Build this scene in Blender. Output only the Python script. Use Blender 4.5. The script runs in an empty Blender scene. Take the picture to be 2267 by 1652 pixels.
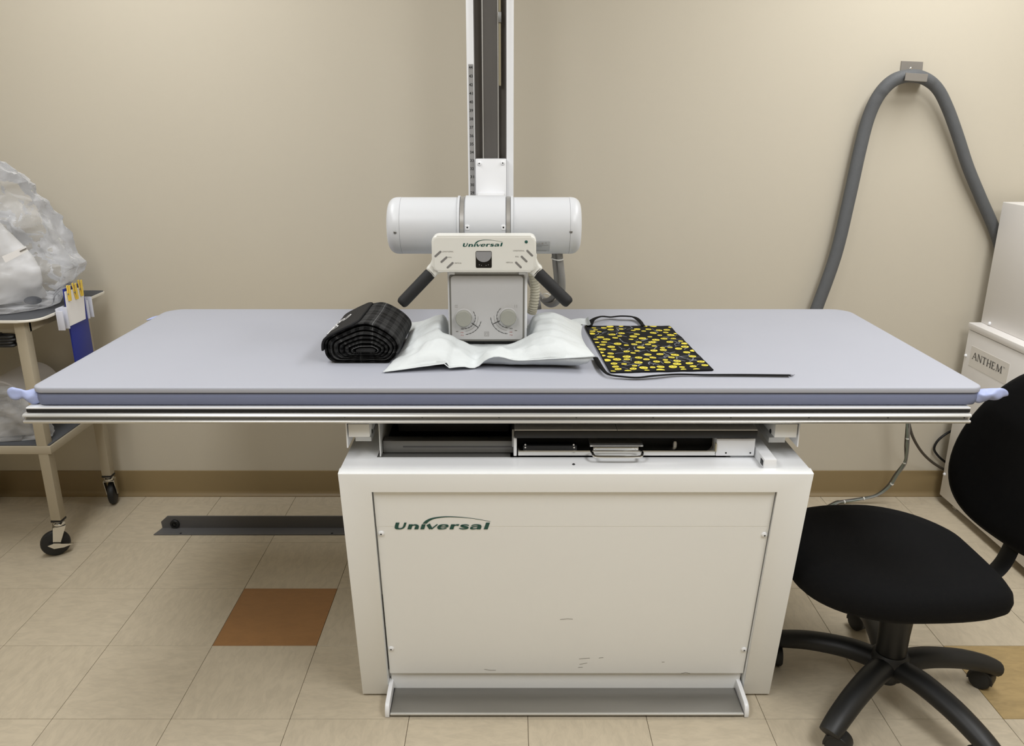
import bpy, bmesh, math, random
from mathutils import Vector, Matrix, noise
random.seed(7)
S = bpy.context.scene
COL = S.collection
rad = math.radians

# ------------------------------------------------------------------ camera
F, CX, CY, YH = 1780.0, 1126.0, 826.0, 262.0          # focal length and centre in pixels of the 2267x1652 frame
TH = math.atan((CY - YH) / F)                          # pitch down
CAM = Vector((0, 0, 1.468))
cd = bpy.data.cameras.new('camera')
cam = bpy.data.objects.new('camera', cd); COL.objects.link(cam)
cam.location = CAM
cam.rotation_euler = (math.pi / 2 - TH, 0, 0)
cd.sensor_width = 36; cd.lens = F / 2267 * 36
cd.shift_x = (1133.5 - CX) / 2267
cd.clip_start = 0.05
S.camera = cam

# ------------------------------------------------------------------ world, lamps, exposure
w = bpy.data.worlds.new('world'); S.world = w; w.use_nodes = True
w.node_tree.nodes['Background'].inputs[0].default_value = (1, 0.96, 0.9, 1)
w.node_tree.nodes['Background'].inputs[1].default_value = 0.05
def ceiling_lamp(name, x, y, power, sx=0.6, sy=1.2, col=(0.98, 0.99, 1.0)):
    l = bpy.data.lights.new(name, 'AREA'); l.shape = 'RECTANGLE'; l.size = sx; l.size_y = sy
    l.energy = power; l.color = col
    o = bpy.data.objects.new(name, l); COL.objects.link(o); o.location = (x, y, 2.58)
    return o
ceiling_lamp('ceiling_lamp', 1.45, 2.05, 21)
ceiling_lamp('ceiling_lamp', -1.2, 2.0, 17)
ceiling_lamp('ceiling_lamp', 1.2, 0.35, 31)
ceiling_lamp('ceiling_lamp', -1.0, 0.35, 22)
S.cycles.max_bounces = 7; S.cycles.glossy_bounces = 3; S.cycles.transmission_bounces = 2; S.cycles.transparent_max_bounces = 8
S.cycles.caustics_reflective = False; S.cycles.caustics_refractive = False; S.cycles.adaptive_threshold = 0.03
S.view_settings.view_transform = 'Standard'; S.view_settings.look = 'None'
S.view_settings.gamma = 1.0; S.view_settings.use_curve_mapping = False
S.view_settings.exposure = 0.42

# ------------------------------------------------------------------ placing helpers
FW = Vector((0, math.cos(TH), -math.sin(TH))); UP = Vector((0, math.sin(TH), math.cos(TH))); RT = Vector((1, 0, 0))
def ray(px, py): return FW + RT * ((px - CX) / F) - UP * ((py - CY) / F)
def at(px, py, X=None, Y=None, Z=None):
    """a point of the place: where the sight line of a photo pixel meets a plane of the room"""
    d = ray(px, py)
    if Y is not None: t = (Y - CAM.y) / d.y
    elif Z is not None: t = (Z - CAM.z) / d.z
    else: t = (X - CAM.x) / d.x
    return CAM + d * t
def atp(px, py, p0, n):
    d = ray(px, py); return CAM + d * ((p0 - CAM).dot(n) / d.dot(n))

# ------------------------------------------------------------------ materials
def srgb(r, g, b):
    f = lambda c: ((c / 255 + 0.055) / 1.055) ** 2.4 if c > 10 else c / 255 / 12.92
    return (f(r), f(g), f(b), 1)
MATS = {}
def mat(name, rgb, rough=0.5, metal=0.0, var=0.04, scale=8.0, bump=0.0, bscale=200.0, stretch=(1, 1, 1), spec=0.5, sheen=0.0, coat=0.0):
    m = bpy.data.materials.new(name); m.use_nodes = True; nt = m.node_tree; b = nt.nodes['Principled BSDF']
    c = srgb(*rgb)
    b.inputs['Roughness'].default_value = rough; b.inputs['Metallic'].default_value = metal
    b.inputs['Specular IOR Level'].default_value = spec
    if sheen: b.inputs['Sheen Weight'].default_value = sheen
    if coat: b.inputs['Coat Weight'].default_value = coat
    tc = nt.nodes.new('ShaderNodeTexCoord'); mp = nt.nodes.new('ShaderNodeMapping')
    mp.inputs['Scale'].default_value = stretch
    nt.links.new(tc.outputs['Object'], mp.inputs['Vector'])
    nz = nt.nodes.new('ShaderNodeTexNoise'); nz.inputs['Scale'].default_value = scale; nz.inputs['Detail'].default_value = 4
    nt.links.new(mp.outputs[0], nz.inputs['Vector'])
    mx = nt.nodes.new('ShaderNodeMix'); mx.data_type = 'RGBA'
    mx.inputs[6].default_value = tuple(max(0, v * (1 - var)) for v in c[:3]) + (1,)
    mx.inputs[7].default_value = tuple(min(1, v * (1 + var)) for v in c[:3]) + (1,)
    nt.links.new(nz.outputs['Fac'], mx.inputs[0]); nt.links.new(mx.outputs[2], b.inputs['Base Color'])
    if bump:
        n2 = nt.nodes.new('ShaderNodeTexNoise'); n2.inputs['Scale'].default_value = bscale; n2.inputs['Detail'].default_value = 3
        nt.links.new(mp.outputs[0], n2.inputs['Vector'])
        bp = nt.nodes.new('ShaderNodeBump'); bp.inputs['Strength'].default_value = bump; bp.inputs['Distance'].default_value = 0.002
        nt.links.new(n2.outputs['Fac'], bp.inputs['Height']); nt.links.new(bp.outputs[0], b.inputs['Normal'])
    MATS[name] = m
    return m
M_wall = mat('wall_paint', (196, 188, 171), 0.85, var=0.015, scale=3, bump=0.07, bscale=420)
M_ceil = mat('ceiling_white', (215, 213, 208), 0.9)
M_base = mat('vinyl_base', (134, 115, 80), 0.5, var=0.06, scale=5)
M_white = mat('white_enamel', (230, 231, 233), 0.32, var=0.012)
M_tubew = mat('tube_enamel', (204, 206, 209), 0.36, var=0.012)
M_topw = mat('base_top_lit_enamel', (246, 247, 248), 0.3, var=0.006)  # cabinet white lightened so the top reads as more brightly lit
M_cab = mat('cabinet_enamel', (234, 235, 234), 0.38, var=0.012, bump=0.05, bscale=500)
M_cream = mat('cream_plastic', (216, 215, 208), 0.4, var=0.015)
M_face = mat('collimator_face', (184, 183, 182), 0.45, var=0.01)
M_rim = mat('grey_rim', (112, 110, 104), 0.5)
M_black = mat('black_plastic', (16, 16, 17), 0.5, var=0.1)
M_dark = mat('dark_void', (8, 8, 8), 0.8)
M_foam = mat('black_grip', (15, 15, 16), 0.7, var=0.1, bump=0.15, bscale=600)
M_alu = mat('brushed_aluminium', (205, 204, 200), 0.36, 0.6, var=0.05, scale=30, stretch=(0.05, 1, 1))
M_chan = mat('satin_aluminium', (150, 150, 148), 0.45, 0.9, var=0.05, scale=30, stretch=(0.05, 1, 1))
M_chrome = mat('chrome', (225, 224, 220), 0.16, 1.0, var=0.02)
M_band = mat('steel_band', (200, 199, 197), 0.3, 0.75, var=0.08, scale=20)
M_steel = mat('worn_steel', (132, 131, 128), 0.42, 0.35, var=0.16, scale=9, stretch=(0.15, 1, 1))
M_pedal = mat('pedal_steel', (138, 136, 131), 0.38, 0.75, var=0.18, scale=10, stretch=(0.2, 1, 1))
M_coldark = mat('column_inner_steel', (112, 107, 102), 0.5, 0.2, var=0.25, scale=12, stretch=(1, 1, 0.12))
M_coldark2 = mat('column_track_steel', (97, 94, 91), 0.45, 0.2, var=0.35, scale=14, stretch=(1, 1, 0.12))
M_scale = mat('scale_tape', (150, 149, 148), 0.5, 0.3, var=0.1)
M_tape = mat('beige_strip', (165, 155, 128), 0.6)
M_ink = mat('ink_black', (24, 24, 26), 0.6)
M_ink2 = mat('ink_grey', (120, 116, 110), 0.6)
M_inkred = mat('ink_red', (170, 70, 62), 0.6)
M_green = mat('logo_green', (16, 74, 66), 0.45, var=0.03)
M_btn = mat('button_grey', (118, 116, 113), 0.5)
M_knob = mat('knob_grey', (150, 150, 141), 0.5)
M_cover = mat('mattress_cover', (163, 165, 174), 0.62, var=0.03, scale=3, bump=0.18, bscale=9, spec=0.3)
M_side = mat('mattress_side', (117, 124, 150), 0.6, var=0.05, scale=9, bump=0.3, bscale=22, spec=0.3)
M_ear = mat('mattress_tie', (160, 170, 208), 0.6, var=0.03, bump=0.4, bscale=60)
M_pillow = mat('pillow_nonwoven', (202, 206, 206), 0.75, var=0.05, scale=18, bump=0.8, bscale=55, spec=0.25)
M_chair = mat('chair_fabric', (7, 7, 8), 0.9, var=0.25, scale=60, bump=0.5, bscale=900, spec=0.2)
M_chairp = mat('chair_plastic', (17, 17, 17), 0.5, var=0.1)
M_wheel = mat('rubber_wheel', (24, 24, 24), 0.55)
M_cartmat = mat('cart_mat', (74, 76, 80), 0.7, var=0.12, scale=20)
M_cartedge = mat('cart_edge', (226, 222, 212), 0.45)
M_cartleg = mat('cart_beige', (168, 158, 138), 0.5, var=0.03)
M_blue = mat('blue_board', (24, 40, 130), 0.45, var=0.05)
M_card = mat('white_card', (238, 237, 238), 0.75)
M_yel = mat('yellow_clip', (236, 203, 84), 0.45)
M_clearp = mat('holder_plastic', (205, 207, 218), 0.25)
M_paper = mat('paper_roll', (196, 190, 184), 0.85, var=0.03)
M_foamw = mat('white_foam', (228, 228, 229), 0.6, var=0.05, scale=6)
M_hose = mat('hose_sleeve', (88, 90, 92), 0.62, var=0.08, scale=40, bump=0.4, bscale=350)
M_hook = mat('hook_steel', (140, 135, 128), 0.5, 0.35, var=0.05)
M_cable = mat('grey_cable', (132, 130, 127), 0.5)
M_cablegr = mat('green_grey_cable', (118, 126, 116), 0.4)
M_cabledk = mat('dark_cable', (70, 64, 56), 0.5)
M_tie = mat('cable_tie', (220, 219, 214), 0.4)
M_corr = mat('corrugated_hose', (196, 191, 172), 0.5)
M_gen = mat('generator_enamel', (230, 227, 224), 0.45, var=0.015)
M_plate = mat('name_plate', (222, 218, 211), 0.35)
M_apron = mat('apron_cloth', (18, 18, 20), 0.85, var=0.15, scale=40, bump=0.2, bscale=400, spec=0.2)
M_smile = mat('print_yellow', (220, 202, 66), 0.8, var=0.06, scale=60)
M_squig = mat('print_grey', (120, 122, 128), 0.8)
M_strap = mat('black_strap', (9, 9, 10), 0.85, bump=0.3, bscale=500, spec=0.2)
M_flap = mat('blanket_flap', (20, 20, 22), 0.75, var=0.1, bump=0.3, bscale=300, spec=0.3)
M_script = mat('white_stitching', (235, 235, 235), 0.7)
M_rail = mat('rail_iron', (96, 95, 95), 0.5, 0.2, var=0.25, scale=14, stretch=(0.15, 1, 1))
M_lens = mat('display_glass', (12, 11, 12), 0.12)
M_disp = mat('display_grey', (138, 138, 140), 0.4)
M_stick = mat('grey_sticker', (176, 178, 180), 0.35)

def tile_mat(name, rgb, stretch, var=0.10):
    m = mat(name, rgb, 0.42, var=var, scale=40, stretch=stretch, spec=0.4)
    nt = m.node_tree; b = nt.nodes['Principled BSDF']
    mp = [n for n in nt.nodes if n.type == 'MAPPING'][0]; nz = [n for n in nt.nodes if n.type == 'TEX_NOISE'][0]
    oi = nt.nodes.new('ShaderNodeObjectInfo'); ad = nt.nodes.new('ShaderNodeVectorMath'); ad.operation = 'ADD'
    sc = nt.nodes.new('ShaderNodeVectorMath'); sc.operation = 'SCALE'; sc.inputs['Scale'].default_value = 37.0
    cb = nt.nodes.new('ShaderNodeCombineXYZ')
    for i in range(3): nt.links.new(oi.outputs['Random'], cb.inputs[i])
    nt.links.new(cb.outputs[0], sc.inputs[0]); nt.links.new(mp.outputs[0], ad.inputs[0]); nt.links.new(sc.outputs[0], ad.inputs[1])
    nz.inputs['Roughness'].default_value = 0.65; nz.inputs['Distortion'].default_value = 0.6
    nt.links.new(ad.outputs[0], nz.inputs['Vector'])
    rp = nt.nodes.new('ShaderNodeValToRGB'); rp.color_ramp.elements[0].position = 0.36; rp.color_ramp.elements[1].position = 0.62
    mx = [n for n in nt.nodes if n.type == 'MIX'][0]
    nt.links.new(nz.outputs['Fac'], rp.inputs[0]); nt.links.new(rp.outputs[0], mx.inputs[0])
    return m
M_tileA = tile_mat('vinyl_tile_beige', (189, 177, 155), (0.55, 1.5, 1), 0.065)
M_tileB = tile_mat('vinyl_tile_beige_turned', (188, 176, 154), (1.5, 0.55, 1), 0.065)
M_tilebr = tile_mat('vinyl_tile_brown', (150, 108, 64), (0.6, 1.3, 1), 0.05)
M_tiletan = tile_mat('vinyl_tile_tan', (164, 141, 98), (0.45, 1.6, 1), 0.10)
M_sub = mat('tile_joint', (96, 86, 70), 0.8)

def film_mat(name, alpha, tint=(248, 249, 252), rough=0.10):
    m = bpy.data.materials.new(name); m.use_nodes = True; nt = m.node_tree; b = nt.nodes['Principled BSDF']
    out = [n for n in nt.nodes if n.type == 'OUTPUT_MATERIAL'][0]
    b.inputs['Base Color'].default_value = srgb(*tint); b.inputs['Roughness'].default_value = rough
    tc = nt.nodes.new('ShaderNodeTexCoord'); nz = nt.nodes.new('ShaderNodeTexNoise'); nz.inputs['Scale'].default_value = 7; nz.inputs['Detail'].default_value = 2
    nt.links.new(tc.outputs['Object'], nz.inputs['Vector'])
    bp = nt.nodes.new('ShaderNodeBump'); bp.inputs['Strength'].default_value = 0.5; bp.inputs['Distance'].default_value = 0.02
    nt.links.new(nz.outputs['Fac'], bp.inputs['Height']); nt.links.new(bp.outputs[0], b.inputs['Normal'])
    vo = nt.nodes.new('ShaderNodeTexVoronoi'); vo.feature = 'DISTANCE_TO_EDGE'; vo.inputs['Scale'].default_value = 10
    nt.links.new(tc.outputs['Object'], vo.inputs['Vector'])
    b2 = nt.nodes.new('ShaderNodeBump'); b2.inputs['Strength'].default_value = 0.6; b2.inputs['Distance'].default_value = 0.03
    nt.links.new(vo.outputs['Distance'], b2.inputs['Height']); nt.links.new(bp.outputs[0], b2.inputs['Normal']); nt.links.new(b2.outputs[0], b.inputs['Normal'])
    lw = nt.nodes.new('ShaderNodeFresnel'); lw.inputs['IOR'].default_value = 1.5; nt.links.new(b2.outputs[0], lw.inputs['Normal'])
    tr = nt.nodes.new('ShaderNodeBsdfTransparent'); mx = nt.nodes.new('ShaderNodeMixShader')
    rp = nt.nodes.new('ShaderNodeMapRange'); rp.inputs[1].default_value = 0.35; rp.inputs[2].default_value = 0.7
    rp.inputs[3].default_value = alpha * 0.45; rp.inputs[4].default_value = min(1, alpha * 1.6)
    nt.links.new(nz.outputs['Fac'], rp.inputs[0]); sm = nt.nodes.new('ShaderNodeMath'); sm.operation = 'MULTIPLY_ADD'; sm.inputs[1].default_value = 1.0
    nt.links.new(lw.outputs[0], sm.inputs[0]); nt.links.new(rp.outputs[0], sm.inputs[2]); nt.links.new(sm.outputs[0], mx.inputs[0])
    nt.links.new(tr.outputs[0], mx.inputs[1]); nt.links.new(b.outputs[0], mx.inputs[2]); nt.links.new(mx.outputs[0], out.inputs[0])
    return m
M_film = film_mat('clear_film', 0.13)
M_film2 = film_mat('clear_film_lower', 0.22)

# ------------------------------------------------------------------ mesh helpers
class B:
    """collects shapes into one mesh"""
    def __init__(s): s.bm = bmesh.new()
    def hexa(s, p, bevel=0.0, seg=2):
        v = [s.bm.verts.new(q) for q in p]      # 0-3 bottom loop, 4-7 top loop
        fs = [s.bm.faces.new([v[i] for i in f]) for f in ((3, 2, 1, 0), (4, 5, 6, 7), (0, 1, 5, 4), (1, 2, 6, 5), (2, 3, 7, 6), (3, 0, 4, 7))]
        if bevel:
            es = list({e for f in fs for e in f.edges})
            bmesh.ops.bevel(s.bm, geom=es, offset=bevel, segments=seg, affect='EDGES', profile=0.5)
        return s
    def box(s, x0, x1, y0, y1, z0, z1, bevel=0.0, seg=2, M=None):
        p = [Vector(q) for q in ((x0, y0, z0), (x1, y0, z0), (x1, y1, z0), (x0, y1, z0), (x0, y0, z1), (x1, y0, z1), (x1, y1, z1), (x0, y1, z1))]
        if M is not None: p = [M @ q for q in p]
        return s.hexa(p, bevel, seg)
    def pbox(s, px0, py0, px1, py1, Y, depth, bevel=0.0):
        """box whose front face, at distance Y, spans the given photo rectangle"""
        a = at((px0), (py0 + py1) / 2, Y=Y); b = at(px1, (py0 + py1) / 2, Y=Y)
        t = at(px0, py0, Y=Y).z; u = at(px0, py1, Y=Y).z
        return s.box(a.x, b.x, Y, Y + depth, u, t, bevel)
    def prism(s, pts, vec, bevel=0.0, seg=2):
        vec = Vector(vec); n = len(pts)
        a = [s.bm.verts.new(Vector(p)) for p in pts]; b = [s.bm.verts.new(Vector(p) + vec) for p in pts]
        fs = [s.bm.faces.new(a[::-1]), s.bm.faces.new(b)]
        for i in range(n): fs.append(s.bm.faces.new((a[i], a[(i + 1) % n], b[(i + 1) % n], b[i])))
        if bevel:
            es = list(set(fs[0].edges) | set(fs[1].edges))
            bmesh.ops.bevel(s.bm, geom=es, offset=bevel, segments=seg, affect='EDGES', profile=0.5)
        return s
    def tube(s, pts, r, seg=12, ry=None, up=None, caps=True, closed=False):
        pts = [Vector(p) for p in pts]; n = len(pts)
        R = r if isinstance(r, (list, tuple)) else [r] * n
        R2 = R if ry is None else (ry if isinstance(ry, (list, tuple)) else [ry] * n)
        rings = []; N = None
        for i, p in enumerate(pts):
            if closed: t = pts[(i + 1) % n] - pts[i - 1]
            else: t = pts[min(i + 1, n - 1)] - pts[max(i - 1, 0)]
            t.normalize()
            if up is not None: N = Vector(up) - t * Vector(up).dot(t)
            elif N is None:
                a = Vector((0, 0, 1)) if abs(t.z) < 0.9 else Vector((1, 0, 0)); N = a - t * a.dot(t)
            else: N = N - t * N.dot(t)
            N.normalize(); Bn = t.cross(N)
            rings.append([s.bm.verts.new(p + N * (R2[i] * math.cos(k * 2 * math.pi / seg)) + Bn * (R[i] * math.sin(k * 2 * math.pi / seg))) for k in range(seg)])
        for i in range(n if closed else n - 1):
            a, b = rings[i], rings[(i + 1) % n]
            for k in range(seg): s.bm.faces.new((a[k], a[(k + 1) % seg], b[(k + 1) % seg], b[k]))
        if caps and not closed:
            s.bm.faces.new(rings[0][::-1]); s.bm.faces.new(rings[-1])
        return s
    def lathe(s, prof, M=None, seg=24, axis='Z'):
        """prof: (radius, height) pairs; around local Z of M"""
        M = M or Matrix.Identity(4); rings = []
        for r, h in prof:
            if r < 1e-6: rings.append([s.bm.verts.new(M @ Vector((0, 0, h)))])
            else: rings.append([s.bm.verts.new(M @ Vector((r * math.cos(k * 2 * math.pi / seg), r * math.sin(k * 2 * math.pi / seg), h))) for k in range(seg)])
        for a, b in zip(rings, rings[1:]):
            for k in range(seg):
                k2 = (k + 1) % seg
                if len(a) == 1 and len(b) == 1: continue
                if len(a) == 1: s.bm.faces.new((a[0], b[k2], b[k]))
                elif len(b) == 1: s.bm.faces.new((a[k], a[k2], b[0]))
                else: s.bm.faces.new((a[k], a[k2], b[k2], b[k]))
        if len(rings[0]) > 1: s.bm.faces.new(rings[0][::-1])
        if len(rings[-1]) > 1: s.bm.faces.new(rings[-1])
        return s
    def rprism(s, pts, depth, r, steps=3):
        """outline in the XZ plane extruded along +Y with rounded front and back edges"""
        pts = [Vector(p) for p in pts]; n = len(pts); ar = sum(pts[i].x * pts[(i + 1) % n].z - pts[(i + 1) % n].x * pts[i].z for i in range(n))
        sg = 1 if ar > 0 else -1; nr = []
        for i in range(n):
            t = (pts[(i + 1) % n] - pts[i - 1]); t.y = 0; t.normalize(); nr.append(Vector((-t.z, 0, t.x)) * sg)
        L = [(r * (1 - math.sin(rad(90 * k / steps))), r * (1 - math.cos(rad(90 * k / steps)))) for k in range(steps + 1)]
        lay = [(i, y) for i, y in L] + [(i, depth - y) for i, y in L[::-1]]
        R = [[s.bm.verts.new(pts[k] + nr[k] * i + Vector((0, y, 0))) for k in range(n)] for i, y in lay]
        for a, c in zip(R, R[1:]):
            for k in range(n): s.bm.faces.new((a[k], a[(k + 1) % n], c[(k + 1) % n], c[k]))
        s.bm.faces.new(R[0][::-1]); s.bm.faces.new(R[-1])
        return s
    def poly(s, pts):
        s.bm.faces.new([s.bm.verts.new(Vector(p)) for p in pts]); return s
    def grid(s, fn, nu, nv, flip=False):
        g = [[s.bm.verts.new(fn(i / nu, j / nv)) for j in range(nv + 1)] for i in range(nu + 1)]
        for i in range(nu):
            for j in range(nv):
                f = (g[i][j], g[i + 1][j], g[i + 1][j + 1], g[i][j + 1])
                s.bm.faces.new(f[::-1] if flip else f)
        return g
    def mesh(s, name, mats, smooth=True, angle=35, fix=True):
        if fix: bmesh.ops.recalc_face_normals(s.bm, faces=s.bm.faces)
        me = bpy.data.meshes.new(name); s.bm.to_mesh(me); s.bm.free()
        for m in (mats if isinstance(mats, (list, tuple)) else [mats]): me.materials.append(m)
        if smooth:
            me.polygons.foreach_set('use_smooth', [True] * len(me.polygons))
            me.set_sharp_from_angle(angle=rad(angle))
        return me

WL = {}
def _link(o, parent, loc):
    COL.objects.link(o); WL[o] = Vector(loc); o.location = loc
    if parent is not None:
        o.parent = parent; o.matrix_parent_inverse = Matrix.Translation(-WL[parent])
    return o
def thing(name, label, cat, loc, group=None):
    o = bpy.data.objects.new(name, None); o.empty_display_size = 0.05
    o['label'] = label; o['category'] = cat
    if group: o['group'] = group
    return _link(o, None, loc)
def part(name, b, mats, parent, loc=(0, 0, 0), label=None, smooth=True, angle=35, kind=None, fix=True):
    me = b if isinstance(b, bpy.types.Mesh) else b.mesh(name, mats, smooth, angle, fix)
    o = bpy.data.objects.new(name, me)
    if label: o['label'] = label
    if kind: o['kind'] = kind
    return _link(o, parent, loc)
def single(name, b, mats, label, cat, group=None, smooth=True, angle=35):
    """a thing that is one mesh; its origin is moved to its base"""
    me = b.mesh(name, mats, smooth, angle)
    zs = [v.co for v in me.vertices]; lo = Vector((sum(v.x for v in zs) / len(zs), sum(v.y for v in zs) / len(zs), min(v.z for v in zs)))
    me.transform(Matrix.Translation(-lo))
    o = bpy.data.objects.new(name, me); o['label'] = label; o['category'] = cat
    if group: o['group'] = group
    return _link(o, None, lo)
def struct(name, b, mats, parent=None, smooth=False):
    me = b.mesh(name, mats, smooth); o = bpy.data.objects.new(name, me)
    if parent is None: o['kind'] = 'structure'
    return _link(o, parent, (0, 0, 0))
def smooth_path(pts, n=6, closed=False):
    P = [Vector(p) for p in pts]; out = []; m = len(P)
    for i in range(m if closed else m - 1):
        if closed: p0, p1, p2, p3 = P[i - 1], P[i], P[(i + 1) % m], P[(i + 2) % m]
        else: p0, p1, p2, p3 = P[max(i - 1, 0)], P[i], P[i + 1], P[min(i + 2, m - 1)]
        for k in range(n):
            t = k / n
            out.append(0.5 * ((2 * p1) + (p2 - p0) * t + (2 * p0 - 5 * p1 + 4 * p2 - p3) * t * t + (3 * p1 - p0 - 3 * p2 + p3) * t ** 3))
    if not closed: out.append(P[-1])
    return out
def rrect(x0, x1, y0, y1, r, n=5):
    pts = []
    for cx, cy, a in ((x1 - r, y0 + r, -90), (x1 - r, y1 - r, 0), (x0 + r, y1 - r, 90), (x0 + r, y0 + r, 180)):
        for k in range(n + 1):
            t = rad(a + 90 * k / n); pts.append((cx + r * math.cos(t), cy + r * math.sin(t)))
    return pts
def face_to(p, n):
    """matrix whose local Z points along n, placed at p"""
    n = Vector(n).normalized(); q = Vector((0, 0, 1)).rotation_difference(n); return Matrix.Translation(Vector(p)) @ q.to_matrix().to_4x4()
def text2d(s, shear=0.0, bold=0.0, space=1.0):
    """lettering as flat mesh: vertices and faces scaled to unit width from x=0, baseline y=0; returns also height of caps per width"""
    c = bpy.data.curves.new('t', 'FONT'); c.body = s; c.size = 1; c.shear = shear; c.offset = bold; c.space_character = space; c.resolution_u = 3
    o = bpy.data.objects.new('t', c); me = bpy.data.meshes.new_from_object(o)
    V = [v.co.copy() for v in me.vertices]; Fc = [list(p.vertices) for p in me.polygons]
    bpy.data.objects.remove(o); bpy.data.curves.remove(c); bpy.data.meshes.remove(me)
    x0 = min(v.x for v in V); x1 = max(v.x for v in V); y0 = 0.0; y1 = max(v.y for v in V)
    return [((v.x - x0) / (x1 - x0), (v.y - y0) / (y1 - y0)) for v in V], Fc
def put_text(b, s, p, eu, ev, n, off=0.0004, **k):
    """adds lettering: p lower left, eu full width vector, ev full cap height vector"""
    V, Fc = text2d(s, **k); o = Vector(n).normalized() * off; p = Vector(p); eu = Vector(eu); ev = Vector(ev)
    vs = [b.bm.verts.new(p + eu * x + ev * y + o) for x, y in V]
    for f in Fc:
        try: b.bm.faces.new([vs[i] for i in f])
        except ValueError: pass
def stroke(b, pts, width, n, off=0.0004):
    """a flat drawn line on a surface with normal n"""
    n = Vector(n).normalized(); pts = [Vector(p) for p in pts]; L = []
    ws = width if isinstance(width, (list, tuple)) else [width] * len(pts)
    for i, p in enumerate(pts):
        t = (pts[min(i + 1, len(pts) - 1)] - pts[max(i - 1, 0)]).normalized(); sd = n.cross(t)
        L.append((b.bm.verts.new(p + sd * ws[i] / 2 + n * off), b.bm.verts.new(p - sd * ws[i] / 2 + n * off)))
    for (a, c), (d, e) in zip(L, L[1:]): b.bm.faces.new((a, c, e, d))
def universal_logo(b, P, n, off=0.0005):
    """P(u, v): point of the panel, u 0..1 along the wordmark, v in units of wordmark width, up. Heavy slanted letters and a swoosh."""
    sh = 0.30; o = Vector(n).normalized() * off
    def letter(pts, ws, k=5):
        q = smooth_path([Vector((x, y, w_)) for (x, y), w_ in zip(pts, ws)], k) if len(pts) > 2 else [Vector((x, y, w_)) for (x, y), w_ in zip(pts, ws)]
        L = []
        for i, p in enumerate(q):
            t = q[min(i + 1, len(q) - 1)] - q[max(i - 1, 0)]; t.z = 0; t.normalize(); sx, sy = -t.y, t.x; h = p.z / 2
            e = [(p.x + sx * h, p.y + sy * h), (p.x - sx * h, p.y - sy * h)]
            L.append([b.bm.verts.new(P(x + sh * y - 0.002, max(-0.002, y)) + o) for x, y in e])
        for (c, d), (f, g) in zip(L, L[1:]): b.bm.faces.new((c, d, g, f))
    X, C, W = 0.064, 0.086, 0.040
    letter([(0.0212, C), (0.0212, .040), (0.0273, .020), (0.0457, .008), (0.0702, .008), (0.0906, .018), (0.0997, .038), (0.1008, C)], [.038, .038, .036, .018, .016, .020, .023, .024])
    letter([(.162, 0), (.162, X)], [W, W]); letter([(.172, .042), (.190, .054), (.212, .056), (.229, .046), (.233, .030), (.233, 0)], [.012, .015, .018, .028, W, W])
    letter([(0.2950, 0), (0.2950, X)], [W, W])
    letter([(0.3400, X), (0.3840, .002)], [.037, .034]); letter([(0.3900, 0), (0.4360, X)], [.018, .015])
    letter([(0.4623, .031), (0.5166, .031), (0.5459, .033), (0.5392, .050), (0.5053, .0575), (0.4736, .050), (0.4601, .032), (0.4691, .012), (0.4996, .0055), (0.5301, .010), (0.5437, .015)], [.010, .011, .018, .022, .013, .024, .033, .026, .012, .013, .008])
    letter([(0.5970, 0), (0.5970, X)], [W, W]); letter([(0.6075, .040), (0.6243, .053), (0.6453, .056), (0.6600, .052)], [.010, .015, .020, .023])
    letter([(0.7650, .049), (0.7420, .0565), (0.7074, .0565), (0.6874, .047), (0.7074, .036), (0.7420, .028), (0.7594, .018), (0.7420, .0065), (0.7046, .0055), (0.6730, .014)], [.008, .013, .014, .022, .025, .025, .022, .014, .013, .008])
    letter([(0.7908, .045), (0.8097, .055), (0.8427, .0575), (0.8710, .050), (0.8781, .034), (0.8781, 0)], [.008, .014, .015, .024, W, W])
    letter([(0.8687, .036), (0.8309, .035), (0.8050, .028), (0.7979, .017), (0.8097, .007), (0.8356, .006), (0.8640, .013)], [.010, .011, .018, .026, .018, .012, .010])
    letter([(0.9515, 0), (0.9515, C)], [W, W])
    up = smooth_path([Vector((0.300, 0.072, 0)), Vector((0.335, 0.112, 0)), Vector((0.40, 0.145, 0)), Vector((0.50, 0.162, 0)), Vector((0.60, 0.164, 0)), Vector((0.75, 0.151, 0)), Vector((0.88, 0.129, 0)), Vector((1.0, 0.101, 0))], 5)
    lo = smooth_path([Vector((0.342, 0.072, 0)), Vector((0.372, 0.104, 0)), Vector((0.425, 0.133, 0)), Vector((0.51, 0.150, 0)), Vector((0.60, 0.154, 0)), Vector((0.75, 0.145, 0)), Vector((0.88, 0.124, 0)), Vector((1.0, 0.097, 0))], 5)
    A = [b.bm.verts.new(P(q.x, q.y) + o) for q in up]; D = [b.bm.verts.new(P(q.x, q.y) + o) for q in lo]
    for i in range(len(A) - 1): b.bm.faces.new((A[i], D[i], D[i + 1], A[i + 1]))

def screw_mesh(name, r, m_head, m_dot, h=None):
    b = B(); h = h or r * 0.55
    b.lathe([(r, 0), (r, h * 0.3), (r * 0.8, h * 0.75), (r * 0.4, h), (0, h)], seg=14)
    n0 = len(b.bm.faces)
    b.lathe([(r * 0.3, h * 0.9), (r * 0.3, h * 1.06), (0, h * 1.06)], seg=8)
    b.bm.faces.ensure_lookup_table()
    for f in b.bm.faces[n0:]: f.material_index = 1
    return b.mesh(name, [m_head, m_dot])
def put_screw(me, p, n, parent, name='screw'):
    o = bpy.data.objects.new(name, me); _link(o, parent, p)
    o.rotation_mode = 'QUATERNION'; o.rotation_quaternion = Vector((0, 0, 1)).rotation_difference(Vector(n).normalized())
    return o
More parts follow.
